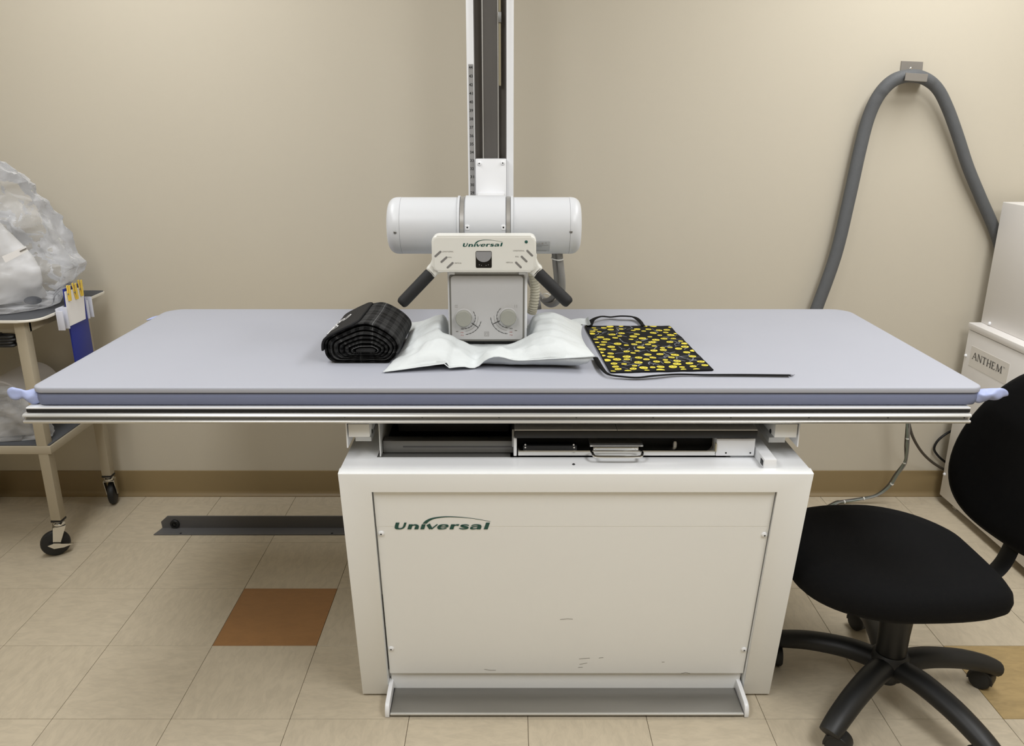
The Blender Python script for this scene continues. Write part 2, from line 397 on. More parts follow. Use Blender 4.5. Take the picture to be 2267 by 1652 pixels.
# ================================================================== THE SETTING
WY = 2.985                      # back wall
XL, XR, YB, ZC = -2.75, 2.75, -2.3, 2.62
TX, TY, TX0, TY0 = 0.3048, 0.300, -0.8653, 1.697
floor = struct('floor', B().box(XL, XR, YB, WY + 0.1, -0.06, -0.0035), M_sub)
struct('wall_back', B().box(XL - 0.1, XR + 0.1, WY, WY + 0.1, 0, ZC), M_wall)
struct('wall_left', B().box(XL - 0.1, XL, YB, WY, 0, ZC), M_wall)
struct('wall_right', B().box(XR, XR + 0.1, YB, WY, 0, ZC), M_wall)
struct('wall_rear', B().box(XL - 0.1, XR + 0.1, YB - 0.1, YB, 0, ZC), M_wall)
struct('ceiling', B().box(XL - 0.1, XR + 0.1, YB - 0.1, WY + 0.1, ZC, ZC + 0.1), M_ceil)
cove = [(0, 0), (-0.020, 0), (-0.0205, 0.0025), (-0.013, 0.006), (-0.008, 0.013), (-0.0055, 0.022), (-0.005, 0.104), (-0.0035, 0.1075), (0, 0.108)]
struct('baseboard_back', B().prism([(XL, WY + y, z) for y, z in cove], (XR - XL, 0, 0)), M_base, smooth=True)
def tile_mesh(name, m, sx, sy):
    g = 0.0006
    return B().box(g, sx - g, g, sy - g, -0.0035, 0, 0.0006, 1).mesh(name, m, False)
TA = tile_mesh('tile', M_tileA, TX, TY); TB = tile_mesh('tile_turned', M_tileB, TX, TY)
TBR = tile_mesh('tile_brown', M_tilebr, TX, TY); TTN = tile_mesh('tile_tan', M_tiletan, TX, TY)
TCUT = WY - (TY0 + 4 * TY)
TA2 = tile_mesh('tile_cut', M_tileA, TX, TCUT); TB2 = tile_mesh('tile_cut_turned', M_tileB, TX, TCUT)
for i in range(-6, 12):
    for j in range(-11, 5):
        x = TX0 + i * TX; y = TY0 + j * TY
        if x < XL or x + TX > XR: continue
        a = (i + j) % 2
        me = (TA2 if a else TB2) if j == 4 else (TA if a else TB)
        lab = None
        if (i, j) == (0, 1): me = TBR; lab = 'reddish brown vinyl floor tile'
        if j == 0 and i in (7, 8): me = TTN; lab = 'tan vinyl floor tile under the chair caster'
        part('floor_tile', me, None, floor, (x, y, 0), lab)

# ================================================================== RADIOGRAPHY TABLE
ZT = 0.697                                     # top of the base cabinet
tbl = thing('radiography_table', 'long white radiography table on a box cabinet in the middle of the room', 'table', (0.15, 1.95, 0))
P0 = Vector((0, 1.673, ZT)); EW = (Vector((0, 1.783, 0)) - P0).normalized(); NF = Vector((1, 0, 0)).cross(EW).normalized()
if NF.y > 0: NF = -NF
def fp(px, py, off=0.0): return atp(px, py, P0 + NF * off, NF)        # point on the leaning front of the cabinet
MF = Matrix(((1, EW.x, NF.x, P0.x), (0, EW.y, NF.y, P0.y), (0, EW.z, NF.z, P0.z), (0, 0, 0, 1)))   # (across, down, out)
LW = (Vector((0, 1.783, 0)) - P0).length
XA, XB = -0.3885, 0.6945
pxl = sum(fp(a, b).x for a, b in ((821, 1088), (858, 1497))) / 2; pxr = sum(fp(a, b).x for a, b in ((1720, 1090), (1652, 1497))) / 2
pt = (fp(1270, 1088) - P0).dot(EW); pb = (fp(1270, 1498) - P0).dot(EW)
D0 = 0.026
b = B()
# body behind the front frame, with an open well in its top for the cassette tray
yb = 2.40
b.prism([(XA, 1.673 + D0, ZT - 0.02), (XA, 1.783 + D0, 0.004), (XA, yb, 0.004), (XA, yb, ZT - 0.02)], (XB - XA, 0, 0))
base = part('base_cabinet', b, M_cab, tbl)
b = B(); b.hexa([Vector(q) for q in ((XA, 1.6775, ZT - 0.02), (XB, 1.6775, ZT - 0.02), (XB, 1.768, ZT - 0.02), (XA, 1.768, ZT - 0.02), (XA, 1.6745, ZT + 0.0004), (XB, 1.6745, ZT + 0.0004), (XB, 1.768, ZT), (XA, 1.768, ZT))])
b.box(XA, -0.314, 1.768, yb, ZT - 0.02, ZT); b.box(0.53, XB, 1.768, yb, ZT - 0.02, ZT); b.box(-0.314, 0.53, 2.30, yb, ZT - 0.02, ZT)
part('base_top', b, M_topw, tbl)
fo_ = [(XA, 0), (XB, 0), (XB, LW - 0.006), (pxr, LW - 0.006), (pxr, pt), (pxl, pt), (pxl, LW - 0.006), (XA, LW - 0.006)]
part('front_frame', B().prism([MF @ Vector((u_, w_, 0)) for u_, w_ in fo_], -NF * D0, 0.0022, 2), M_cab, tbl, label='white front frame around the panel')
part('panel_gap_shade', B().box(pxl, pxr, pt, pb, -D0 + 0.0005, -D0 + 0.0015, M=MF), M_dark, tbl, label='dark sheet standing in for shade in the panel gap')  # near-black sheet painted as the shade between panel and frame
# front panel: upper strip and the lower sheet, told apart by a fine line
ps = (fp(1400, 1171) - P0).dot(EW)
fpan = part('front_panel', B().box(pxl + 0.004, pxr - 0.002, pt + 0.002, pb, -D0, -0.010, 0.0012, 1, M=MF), M_cab, tbl)
part('panel_overlay', B().box(pxl + 0.004, pxr - 0.004, pt + 0.004, ps, -0.010, -0.0096, 0.0002, 1, M=MF), M_cab, fpan, label='smooth pale strip carrying the green wordmark')
bl = fp(872, 1172, -0.0094); br = fp(1086, 1172, -0.0094); eu = br - bl
b = B(); universal_logo(b, lambda u, v: bl + eu * u - EW * (eu.length * v), NF)
part('wordmark', b, M_green, fpan, label='dark green Universal wordmark with a swoosh', smooth=False, fix=False)
SCW = screw_mesh('screw_white', 0.0075, M_white, M_ink)
for a in ((844, 1181), (1692, 1184), (866, 1436), (1647, 1438)): put_screw(SCW, fp(a[0], a[1], -0.010), NF, fpan)
b = B()
for pts in (((1240, 1372), (1256, 1370), (1268, 1371)), ((1072, 1482), (1085, 1484), (1098, 1484)), ((1283, 1471), (1300, 1468)), ((1282, 1459), (1306, 1457)), ((1508, 1491), (1518, 1489), (1528, 1491)), ((1326, 1457), (1336, 1456)), ((1465, 1466), (1471, 1466)), ((1280, 1478), (1290, 1477)), ((836, 1334), (837, 1336))):
    stroke(b, [fp(q[0], q[1], -0.010) for q in pts], 0.0012, NF)
part('scuff_marks', b, M_ink2, fpan, smooth=False, fix=False, kind='stuff')
put_screw(screw_mesh('screw_black', 0.0035, M_black, M_dark, 0.003), at(1270, 1029, Z=ZT), (0, 0, 1), tbl)
# kick plate and foot pedal tray at the floor
part('kick_plate', B().box(pxl + 0.006, pxr - 0.006, 1.792, 1.802, 0.018, 0.075), M_cab, tbl)
xa = at(864, 1580, Z=0.012).x; xb = at(1646, 1580, Z=0.012).x
ped = part('foot_pedal', B().prism([(xa, 1.704, 0.0035), (xa, 1.704, 0.012), (xa, 1.707, 0.0135), (xa, 1.80, 0.0185), (xa, 1.80, 0.004)], (xb - xa, 0, 0), 0.0006, 1), M_pedal, tbl, label='grey steel foot pedal along the cabinet bottom')
part('pedal_lip', B().tube([(xa, 1.7035, 0.0095), (xb, 1.7035, 0.0095)], 0.0034, 10), M_alu, ped)
for x0, x1 in ((xa - 0.0135, xa - 0.002), (xb + 0.002, xb + 0.0135)):
    part('pedal_bracket', B().prism([(x0, 1.7, 0.002), (x0, 1.6985, 0.012), (x0, 1.701, 0.024), (x0, 1.706, 0.033), (x0, 1.714, 0.037), (x0, 1.80, 0.046), (x0, 1.80, 0.002)], (x1 - x0, 0, 0), 0.002), M_white, ped)

# table top, edge rails
tx0, tx1 = -1.0965, 1.0495
top = part('table_top', B().box(tx0, tx1, 1.716, 2.512, 0.838, 0.842, 0.0008, 1), M_white, tbl)
part('top_core', B().box(tx0 + 0.0005, tx1 - 0.0005, 1.715, 2.513, 0.8305, 0.8385, 0.001, 1), M_black, top, label='black core edge of the table top')
def edge_rail(y, s):
    pr = [(0.03, 0.829), (0.004, 0.829), (0.0, 0.8262), (-0.001, 0.8235), (0.002, 0.8215), (0.009, 0.8212), (0.009, 0.8142), (0.001, 0.8138), (-0.001, 0.8115), (0.0, 0.8085), (0.004, 0.8055), (0.03, 0.8045)]
    return B().prism([(tx0 - 0.005, y + s * a, z) for a, z in pr], (tx1 - tx0 + 0.004, 0, 0))
rail = part('edge_rail', edge_rail(1.706, 1), M_alu, tbl, label='ribbed aluminium rail along the front edge', angle=50)
part('rail_channel', B().box(tx0 - 0.002, tx1 - 0.004, 1.7142, 1.7152, 0.8145, 0.8209), M_chan, rail)
part('edge_rail', edge_rail(2.522, -1), M_alu, tbl, angle=50)
HOLE = screw_mesh('rail_hole', 0.0022, M_dark, M_dark, 0.0008)
for px in (62, 237, 413, 588, 763, 935, 1105, 1276, 1446, 1618, 1791, 1966, 2135):
    p = at(px, 923.5 + (px - 1100) * 0.001, Y=1.714); put_screw(HOLE, (p.x, 1.7141, p.z), (0, -1, 0), rail, 'rail_hole_disc')  # dark discs stand in for the holes in the rail channel
for x in (tx0 + 0.01, -0.36, 0.60, tx1 - 0.05): part('cross_bar', B().box(x, x + 0.04, 1.735, 2.495, 0.806, 0.829), M_chan, tbl)
# brackets that carry the top, left and right of the well
def carriage(m):
    x = (lambda a: a) if m > 0 else (lambda a: None)
b = B().pbox(771, 939, 818, 968, 1.745, 0.5, 0.001)
part('float_carriage', b, M_cab, tbl)
b = B().pbox(787, 968, 822, 977, 1.80, 0.45); part('carriage_foot', b, M_cab, tbl)
p = at(768, 992, Y=1.742); part('carriage_plate', B().box(p.x, p.x + 0.003, 1.742, 2.3, p.z, 0.806, 0.0004, 1), M_white, tbl)
b = B().pbox(1716, 939, 1765, 969, 1.745, 0.5, 0.001)
part('float_carriage', b, M_cab, tbl)
b = B().pbox(1702, 969, 1738, 980, 1.80, 0.45); part('carriage_foot', b, M_cab, tbl)
p = at(1767, 990, Y=1.742); part('carriage_plate', B().box(p.x - 0.003, p.x, 1.742, 2.3, p.z, 0.806, 0.0004, 1), M_white, tbl)
for px, s_ in ((1716, -1), (818, 1)):
    x_ = at(px, 954, Y=1.745).x; put_screw(screw_mesh('carriage_hole', 0.006, M_black, M_dark, 0.002), (x_, 1.775, at(px, 955, Y=1.775).z), (s_, 0, 0), tbl, 'carriage_hole')  # raised black discs stand in for dark holes in the carriage sides
# left end of the well: side plate, black inside, steel tray front and sill
p = at(842, 985, Y=1.765); part('well_side', B().box(p.x - 0.002, p.x, 1.765, 2.25, 0.70, 0.806), M_cab, tbl)
well = part('well_shade_sheets', B().box(-0.312, 0.53, 2.0, 2.01, 0.60, 0.803).box(-0.27, 0.0, 1.84, 1.845, 0.735, 0.803).box(-0.312, 0.53, 1.79, 2.0, 0.679, 0.683), M_dark, tbl)  # near-black sheets paint the shade inside the open well
tray = part('steel_track', B().pbox(848, 976.5, 1140, 1002.5, 1.79, 0.03, 0.001), M_steel, tbl, label='grey steel track at the left of the cassette tray')
part('track_slot', B().pbox(892, 987.5, 1138, 991, 1.7895, 0.002, 0.0005), M_rail, tray)
part('well_sill', B().box(-0.312, 0.004, 1.769, 1.795, 0.684, 0.6966).box(0.0, 0.53, 1.769, 1.775, 0.684, 0.692), M_steel, tbl)
# cassette tray (bucky)
yb0 = 1.752
bk = part('cassette_unit', B().pbox(1139, 953.5, 1677, 956, yb0, 0.42, 0.0006), M_chan, tbl, label='cassette tray unit with black front bar under the table top')
part('unit_top', B().pbox(1139, 951.5, 1366, 953.8, yb0, 0.42, 0.0005), M_white, bk)
part('unit_top', B().pbox(1367, 951.5, 1677, 953.8, yb0, 0.42, 0.0005), M_white, bk)
part('front_bar', B().pbox(1139.5, 954.5, 1677, 970.5, yb0 - 0.002, 0.03, 0.0012), M_black, bk)
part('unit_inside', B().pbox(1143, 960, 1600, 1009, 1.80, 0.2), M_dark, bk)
part('tray_lip', B().pbox(1147, 998, 1584, 1009, 1.763, 0.05, 0.0008), M_chrome, bk)
part('end_bracket', B().pbox(1137, 970, 1144, 1010, 1.755, 0.1, 0.0015), M_white, bk)
part('end_bracket', B().pbox(1133.5, 951, 1139, 990, 1.765, 0.1, 0.001), M_chan, bk)
nb = part('tray_plate', B().pbox(1158, 987, 1277, 998, 1.768, 0.02, 0.001), M_black, bk, label='small black plate on the cassette tray')
SCS = screw_mesh('screw_steel', 0.0022, M_chrome, M_dark)
for q in ((1163, 985), (1163, 991), (1270, 985), (1271, 991)): put_screw(SCS, at(q[0], q[1], Y=1.768), (0, -1, 0), nb)
b = B()
c0 = at(1306, 989, Y=1.764); c1 = at(1424, 989, Y=1.764)
b.prism([(c0.x, 1.764, c0.z), (c0.x, 1.764, c0.z + 0.003), (c0.x, 1.80, c0.z + 0.0075), (c0.x, 1.80, c0.z + 0.002)], (c1.x - c0.x, 0, 0), 0.0004, 1)
cl = part('tray_clamp', b, M_band, bk, label='polished steel cassette clamp')
part('clamp_bar', B().pbox(1313, 990.5, 1414, 997.5, 1.763, 0.012, 0.0015), M_chrome, cl)
for q in ((1319, 994), (1407, 994)): put_screw(SCS, at(q[0], q[1], Y=1.763), (0, -1, 0), cl)
h0 = at(1309, 1001, Y=1.763); h1 = at(1419, 1001, Y=1.763); hz = at(1360, 1012, Y=1.728).z
hp = smooth_path([(h0.x, 1.765, h0.z), (h0.x, 1.745, hz + 0.004), (h0.x + 0.004, 1.732, hz + 0.0005), (h0.x + 0.015, 1.728, hz), (h0.x + 0.06, 1.727, hz), (h1.x - 0.015, 1.728, hz), (h1.x - 0.004, 1.732, hz + 0.0005), (h1.x, 1.745, hz + 0.004), (h1.x, 1.765, h1.z)], 5)
part('tray_handle', B().tube(hp, 0.0034, 10), M_chrome, bk, label='bent chrome pull handle of the cassette tray')
part('drive_block', B().pbox(1586, 971.5, 1671, 1009.5, 1.760, 0.2, 0.001), M_white, bk)
for q in ((1607, 1003), (1661, 1003)): put_screw(screw_mesh('hole_dark', 0.0022, M_dark, M_dark, 0.0006), at(q[0], q[1], Y=1.760), (0, -1, 0), bk)
for q in ((1448, 987), (1539, 987)): put_screw(SCS, at(q[0], q[1], Y=1.80), (0, -1, 0), bk)
q = at(1494, 985, Y=1.79); part('locking_pin', B().lathe([(0.004, -0.008), (0.0055, -0.002), (0.0055, 0.004), (0.003, 0.01), (0, 0.011)], Matrix.Translation(q), 12), M_band, bk)
q = at(1586, 990, Y=1.757); part('tray_latch', B().box(q.x - 0.002, q.x + 0.001, 1.757, 1.765, q.z - 0.012, q.z + 0.008), M_tape, bk)
a0 = at(1690, 1040, Z=ZT + 0.0005); a1 = at(1718, 1040, Z=ZT + 0.0005)
arm = part('switch_arm', B().box(a0.x, a1.x, a0.y, 1.93, ZT + 0.0005, ZT + 0.026, 0.002), M_white, tbl)
part('rocker_switch', B().box(a0.x - 0.0012, a0.x + 0.002, a0.y + 0.006, a0.y + 0.024, ZT + 0.007, ZT + 0.020, 0.0008), M_black, arm, label='black rocker switch')

# ================================================================== MATTRESS
mt = thing('table_mattress', 'thin grey lavender mattress lying on the radiography table top', 'mattress', (0, 2.1, 0.8425))
mx0, mx1, my0, my1 = -1.0795, 1.0735, 1.722, 2.503
def ringpts(inset, z, r=0.055):
    x0, x1, y0, y1 = mx0 + inset, mx1 - inset, my0 + inset, my1 - inset; rb = max(0.004, r - inset); rf = max(0.003, 0.024 - inset); out = []
    for cx, cy, a, q in ((x1 - rf, y0 + rf, -90, rf), (x1 - rb, y1 - rb, 0, rb), (x0 + rb, y1 - rb, 90, rb), (x0 + rf, y0 + rf, 180, rf)):
        for k in range(9): t = rad(a + 90 * k / 8); out.append(Vector((cx + q * math.cos(t), cy + q * math.sin(t), z)))
    return out
def loft(b, rings):
    R = [[b.bm.verts.new(p) for p in r] for r in rings]; n = len(R[0])
    for a, c in zip(R, R[1:]):
        for k in range(n): b.bm.faces.new((a[k], a[(k + 1) % n], c[(k + 1) % n], c[k]))
    return R
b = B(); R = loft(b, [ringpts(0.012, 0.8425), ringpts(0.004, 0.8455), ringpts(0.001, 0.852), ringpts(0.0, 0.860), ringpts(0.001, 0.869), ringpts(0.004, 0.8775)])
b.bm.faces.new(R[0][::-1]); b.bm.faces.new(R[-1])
part('side_band', b, M_side, mt, label='pale blue band along the mattress side', angle=60)  # bluish base colour over the whole lower side
def wob(p):
    s = 0.0013 * noise.noise(Vector((p.x * 9, p.y * 9, 3)))
    return s
b = B(); rr = [ringpts(0.0, 0.8765), ringpts(-0.0025, 0.8765), ringpts(-0.003, 0.8785), ringpts(-0.003, 0.8855), ringpts(-0.0015, 0.8880), ringpts(0.002, 0.8888)]
for r in rr[:4]:
    for p in r: p.z += (0.0022 if p.z < 0.88 else 0.0007) * noise.noise(Vector((p.x * 7, p.y * 7, 7)))
R = loft(b, rr)
ins = 0.012
prev = R[-1]
while ins < 0.38:
    ring = [b.bm.verts.new(p + Vector((0, 0, wob(p)))) for p in ringpts(ins, 0.889)]
    n = len(ring)
    for k in range(n): b.bm.faces.new((prev[k], prev[(k + 1) % n], ring[(k + 1) % n], ring[k]))
    prev = ring; ins += 0.022
b.bm.faces.new(prev); b.bm.faces.new(R[0][::-1])
part('top_cover', b, M_cover, mt, angle=70)
# bunched corner ties
def ear(pxs, name, label):
    pts = smooth_path([at(x, y, Y=Y) for x, y, Y, _, _ in pxs], 7); n = len(pts)
    k = [smooth_path([Vector((a, c, 0)) for _, _, _, a, c in pxs], 7)][0]
    b = B().tube(pts, [v.x for v in k], 22, ry=[v.y for v in k], up=(0, 0.25, 1))
    for v in b.bm.verts: v.co += Vector((0, 0, 1)) * 0.006 * noise.noise(v.co * 55) + Vector((0, 1, 0)) * 0.007 * noise.noise(v.co * 50 + Vector((4, 0, 0)))
    part(name, b, M_ear, mt, label=label, angle=80)
ear([(92, 878, 1.745, .012, .014), (72, 877, 1.740, .014, .0155), (52, 874, 1.735, .011, .011), (36, 872, 1.733, .012, .0125), (24, 868, 1.733, .011, .0115), (18, 865, 1.734, .003, .006)], 'corner_tie', 'bunched pale blue sheet corner')
ear([(2155, 878, 1.745, .012, .014), (2172, 877, 1.740, .014, .0155), (2190, 874, 1.737, .012, .013), (2208, 872, 1.735, .012, .0125), (2224, 872, 1.735, .010, .009), (2231, 873, 1.736, .003, .003)], 'corner_tie', 'bunched pale blue sheet corner')
q = at(333, 706, Z=0.874)
part('corner_tie', B().tube([(q.x - .012, q.y, q.z - .004), (q.x + .004, q.y + .01, q.z), (q.x + .03, q.y + .03, q.z)], [.003, .008, .010], 8, ry=[.002, .004, .008]), M_ear, mt)
# ================================================================== X-RAY TUBE STAND
st = thing('xray_tube_stand', 'white floor column carrying the tube head and collimator over the table', 'x-ray machine', (-0.056, 2.72, 0))
cx0, cx1, cy0, cy1, cz1 = -0.1290, 0.0157, 2.64, 2.80, 2.58
fl = 0.0225
b = B().box(cx0, cx0 + fl, cy0, cy1, 0.06, cz1, 0.0015).box(cx1 - fl, cx1, cy0, cy1, 0.06, cz1, 0.0015).box(cx0, cx1, cy1 - 0.02, cy1, 0.06, cz1)
colm = part('column', b, M_white, st)
part('column_inside', B().box(cx0 + fl, cx1 - fl, 2.690, 2.70, 0.06, cz1).box(cx0 + fl + 0.0005, cx0 + fl + 0.0025, 2.650, 2.70, 0.06, cz1).box(cx1 - fl - 0.0025, cx1 - fl - 0.0005, 2.650, 2.70, 0.06, cz1), M_coldark, colm)
xm0 = at(1070, 300, Y=2.68).x; xm1 = at(1103, 300, Y=2.68).x
part('column_track', B().box(xm0, xm1, 2.676, 2.692, 0.06, cz1), M_coldark2, colm, label='dark worn steel track inside the column')
for x in (xm0 - 0.0005, xm1 + 0.0005): part('lift_cable', B().tube([(x, 2.673, 0.9), (x, 2.673, cz1)], 0.0022, 8), M_alu, colm)
q0 = at(1107, 190, Y=2.67)
tp = part('beige_strip', B().box(q0.x - 0.0035, q0.x + 0.0035, 2.668, 2.672, q0.z, cz1, 0.001), M_tape, colm)
qz = at(1107, 40, Y=2.66).z
part('strip_clip', B().box(q0.x - 0.0045, q0.x + 0.0045, 2.662, 2.669, qz - 0.012, qz + 0.018, 0.001), M_chan, tp)
# height scale in inches, 29 to 44
z44 = at(1040, 149, Y=2.638).z; z29 = at(1048, 427, Y=2.638).z; dz = (z44 - z29) / 15
sc = part('height_scale', B().box(cx0 + 0.0055, cx0 + 0.0205, 2.6388, 2.6402, 1.0, z44 - 0.007).box(cx0 + 0.0055, cx0 + 0.0205, 2.6388, 2.6402, z44 - 0.006, z44 + 0.009), M_scale, colm, label='grey height scale with black numbers')
b = B()
for n in range(26, 45):
    z = z29 + (n - 29) * dz
    put_text(b, str(n), (cx0 + 0.0068, 2.6388, z - 0.0042), (0.0115, 0, 0), (0, 0, 0.0085), (0, -1, 0), 0.0003, bold=0.02)
part('scale_numbers', b, M_ink, sc, smooth=False, fix=False, kind='stuff')
# carriage plate and arm to the tube
pz = at(1087, 352, Y=2.625).z; px0 = at(1053, 390, Y=2.625).x; px1 = at(1121, 390, Y=2.625).x
car = part('carriage_cover', B().box(px0, px1, 2.620, 2.675, 0.98, pz, 0.002), M_white, st)
for q in ((1061, 362), (1113, 361)): put_screw(SCW, at(q[0], q[1], Y=2.620), (0, -1, 0), car)
TXc, TYc, TZc, TR = -0.0645, 2.14, 1.198, 0.0735
part('support_arm', B().box(-0.10, -0.012, 2.16, 2.63, TZc - 0.045, TZc + 0.045, 0.006), M_white, st)
part('column_foot', B().box(-0.17, 0.06, 2.665, 2.85, 0.012, 0.09, 0.005), M_white, st)
# tube housing: horizontal cylinder
tl = at(858.5, 500, Y=2.115).x; tr = at(1286, 500, Y=2.115).x
MX = Matrix.Translation((0, TYc, TZc)) @ Matrix.Rotation(rad(90), 4, 'Y')
s1 = at(885, 500, Y=2.08).x; s2 = at(1262, 500, Y=2.08).x
tube = part('tube_housing', B().lathe([(TR, s1), (TR, s2)], MX, 64), M_tubew, st)
def cap(x0, x1):
    s = 1 if x1 > x0 else -1; r = 0.024
    pr = [(TR - 0.004, x0), (TR, x0 + s * 0.0012), (TR + 0.0003, x0 + s * 0.004)]
    pr += [(TR - r + r * math.cos(rad(a)), x1 - s * r + s * r * math.sin(rad(a))) for a in range(0, 91, 10)] + [(0, x1)]
    return B().lathe(pr, MX, 64)
SCD = screw_mesh('screw_dark', 0.0042, M_chan, M_ink, 0.002)
for x0, x1, q in ((s1 + 0.0005, tl, (875, 517)), (s2 - 0.0005, tr, (1264, 515))):
    c = part('end_cap', cap(x0, x1), M_tubew, tube, angle=30)
    n = Vector((0, -0.93, 0.36)).normalized()
    xx = at(q[0], q[1], Y=2.07).x
    zz = at(q[0], q[1], Y=2.07).z; nn = Vector((0, -math.sqrt(max(0.01, TR ** 2 - (zz - TZc) ** 2)), zz - TZc)).normalized()
    put_screw(SCD, Vector((xx, TYc, TZc)) + nn * TR, nn, c)
for a, c in ((1017.5, 1027), (1120.5, 1130)):
    xa_ = at(a, 470, Y=2.08).x; xb_ = at(c, 470, Y=2.08).x
    part('clamp_band', B().lathe([(TR, xa_), (TR + 0.0022, xa_ + 0.0006), (TR + 0.0022, xb_ - 0.0006), (TR, xb_)], MX, 48), M_band, tube, label='polished steel clamp band', angle=20)
# saddle between the bands
xa_ = at(1029.5, 470, Y=2.08).x; xb_ = at(1119, 470, Y=2.08).x
def arc_shell(x0, x1, a0, a1, r0, r1, n=28):
    b = B(); pts = []
    for k in range(n + 1): t = rad(a0 + (a1 - a0) * k / n); pts.append((TYc - r1 * math.cos(t), TZc + r1 * math.sin(t)))
    for k in range(n + 1): t = rad(a1 + (a0 - a1) * k / n); pts.append((TYc - r0 * math.cos(t), TZc + r0 * math.sin(t)))
    return b.prism([(x0, y, z) for y, z in pts], (x1 - x0, 0, 0), 0.0008, 1)
part('saddle', arc_shell(xa_, xb_, -20, 110, TR - 0.001, TR + 0.0045), M_tubew, tube)
for a, c in ((1012, 1016.5), (1131, 1136)):
    x0, x1 = at(a, 470, Y=2.08).x, at(c, 470, Y=2.08).x; part('tube_collar', arc_shell(x0, x1, -60, 120, TR - 0.001, TR + 0.004), M_tubew, tube)
for q in ((1034.5, 504), (1114.5, 504)):
    p = at(q[0], q[1], Y=2.062)
    tb = part('saddle_tab', B().prism([(p.x + x, 2.0605, p.z + z) for x, z in rrect(-0.0055, 0.0055, -0.0065, 0.0065, 0.0025, 3)], (0, 0.012, 0), 0.0008, 1), M_white, tube)
    put_screw(HOLE, (p.x, 2.0604, p.z + 0.0005), (0, -1, 0), tb)
# data sticker on the tube
b = B(); nn = 8
la, lb = at(1150, 552, Y=2.07).x, at(1217.5, 552, Y=2.07).x
def tp_(x, a): return Vector((x, TYc - (TR + 0.0006) * math.cos(rad(a)), TZc + (TR + 0.0006) * math.sin(rad(a))))
g = b.grid(lambda u, v: tp_(la + (lb - la) * u, -26 - 30 * v), 2, 8)
stk = part('data_sticker', b, M_stick, tube, smooth=False)
b = B(); lz = [tp_(0, a) for a in (-31, -35, -39, -43, -53)]
put_text(b, 'ROTANODE\u2122', (la + 0.012, lz[0].y - 0.001, lz[0].z), (lb - la - 0.020, 0, 0), (0, 0.0012, 0.0052), (0, -1, -0.5), 0.0012, bold=0.02)
for k, (a0, a1) in enumerate(((0.25, 0.95), (0.2, 0.75), (0.2, 0.4), (0.3, 0.9))):
    p = lz[k + 1]; stroke(b, [(la + (lb - la) * a0, p.y - 0.001, p.z), (la + (lb - la) * a1, p.y - 0.001, p.z)], 0.0009, (0, -0.8, -0.6))
part('sticker_print', b, M_ink2, stk, smooth=False, fix=False, kind='stuff')
# control panel
PY = 1.972
z0, z1 = at(1070, 602, Y=PY).z, at(1070, 522, Y=PY).z; x0, x1 = at(956, 560, Y=PY).x, at(1187, 560, Y=PY).x
PTH = 0.050
cpn = part('control_panel', B().prism([(x, PY, z) for x, z in rrect(x0, x1, z0, z1, 0.014, 6)], (0, PTH, 0), 0.004, 3), M_cream, st, label='cream control panel with handles, buttons and wordmark')
def cpp(px, py, off=0.0): return at(px, py, Y=PY - off)
fx0, fx1, fz0, fz1 = x0 + 0.006, x1 - 0.006, z0 + 0.004, z1 - 0.005
part('panel_face', B().prism([(x, PY - 0.0006, z) for x, z in rrect(fx0, fx1, fz0, fz1, 0.010, 6)], (0, 0.001, 0)), M_cream, cpn)
bl_, br_ = cpp(1024, 546.5, 0.0006), cpp(1113.5, 545.5, 0.0006); eu_ = br_ - bl_
b = B(); universal_logo(b, lambda u, v: bl_ + eu_ * u + Vector((0, 0, 1)) * (eu_.length * v * 1.03), (0, -1, 0))
part('wordmark', b, M_green, cpn, label='dark green Universal wordmark with a swoosh', smooth=False, fix=False)
def pill(p, q, r):
    p, q = Vector(p), Vector(q); d = (q - p).normalized(); s = Vector((0, 1, 0)).cross(d); L = []
    for k in range(7): t = rad(-90 + 180 * k / 6); L.append(q + d * r * math.cos(t) + s * r * math.sin(t))
    for k in range(7): t = rad(90 + 180 * k / 6); L.append(p + d * r * math.cos(t) + s * r * math.sin(t))
    return L
for a, c in (((964, 567.5), (975, 557.5)), ((977.5, 580), (988.5, 570)), ((991, 592.5), (1002, 582.5)), ((1167.5, 555.5), (1178, 566)), ((1155, 568.5), (1165.5, 579)), ((1142.5, 581.5), (1153, 592))):
    part('push_button', B().prism(pill(cpp(*a, 0.0012), cpp(*c, 0.0012), 0.0027), (0, 0.003, 0), 0.0005, 1), M_btn, cpn)
b = B()
for s, a, wd in (('LONGITUDINAL', (979, 558.5), 25), ('ROLL', (992.5, 571), 8), ('VERTICAL', (1006, 584), 16), ('LONGITUDINAL', (1136, 556.5), 25), ('ROLL', (1141, 569.5), 8), ('VERTICAL', (1120, 582.5), 16)):
    p = cpp(*a, 0.0006); e = cpp(a[0] + wd, a[1], 0.0006) - p; put_text(b, s, p, e, (0, 0, 0.0030), (0, -1, 0), 0.0004)
part('button_lettering', b, M_ink2, cpn, smooth=False, fix=False, kind='stuff')
d0, d1 = cpp(1053.5, 593, 0.0006), cpp(1088.5, 556, 0.0006)
dsp = part('display_window', B().prism([(x, PY - 0.0012, z) for x, z in rrect(d0.x, d1.x, d0.z, d1.z, 0.003, 4)], (0, 0.002, 0)), M_lens, cpn, label='dark angle display window')
cxm = (d0.x + d1.x) / 2; rr_ = (d1.x - d0.x) / 2 - 0.001
L = [(cxm - rr_, d1.z - 0.001), (cxm + rr_, d1.z - 0.001)]
zc_ = d1.z - 0.011
L = [(cxm + rr_, d1.z - 0.0015)] + [(cxm + rr_ * math.cos(rad(-a)), zc_ + rr_ * 0.85 * math.sin(rad(-a))) for a in range(0, 181, 12)] + [(cxm - rr_, d1.z - 0.0015)]
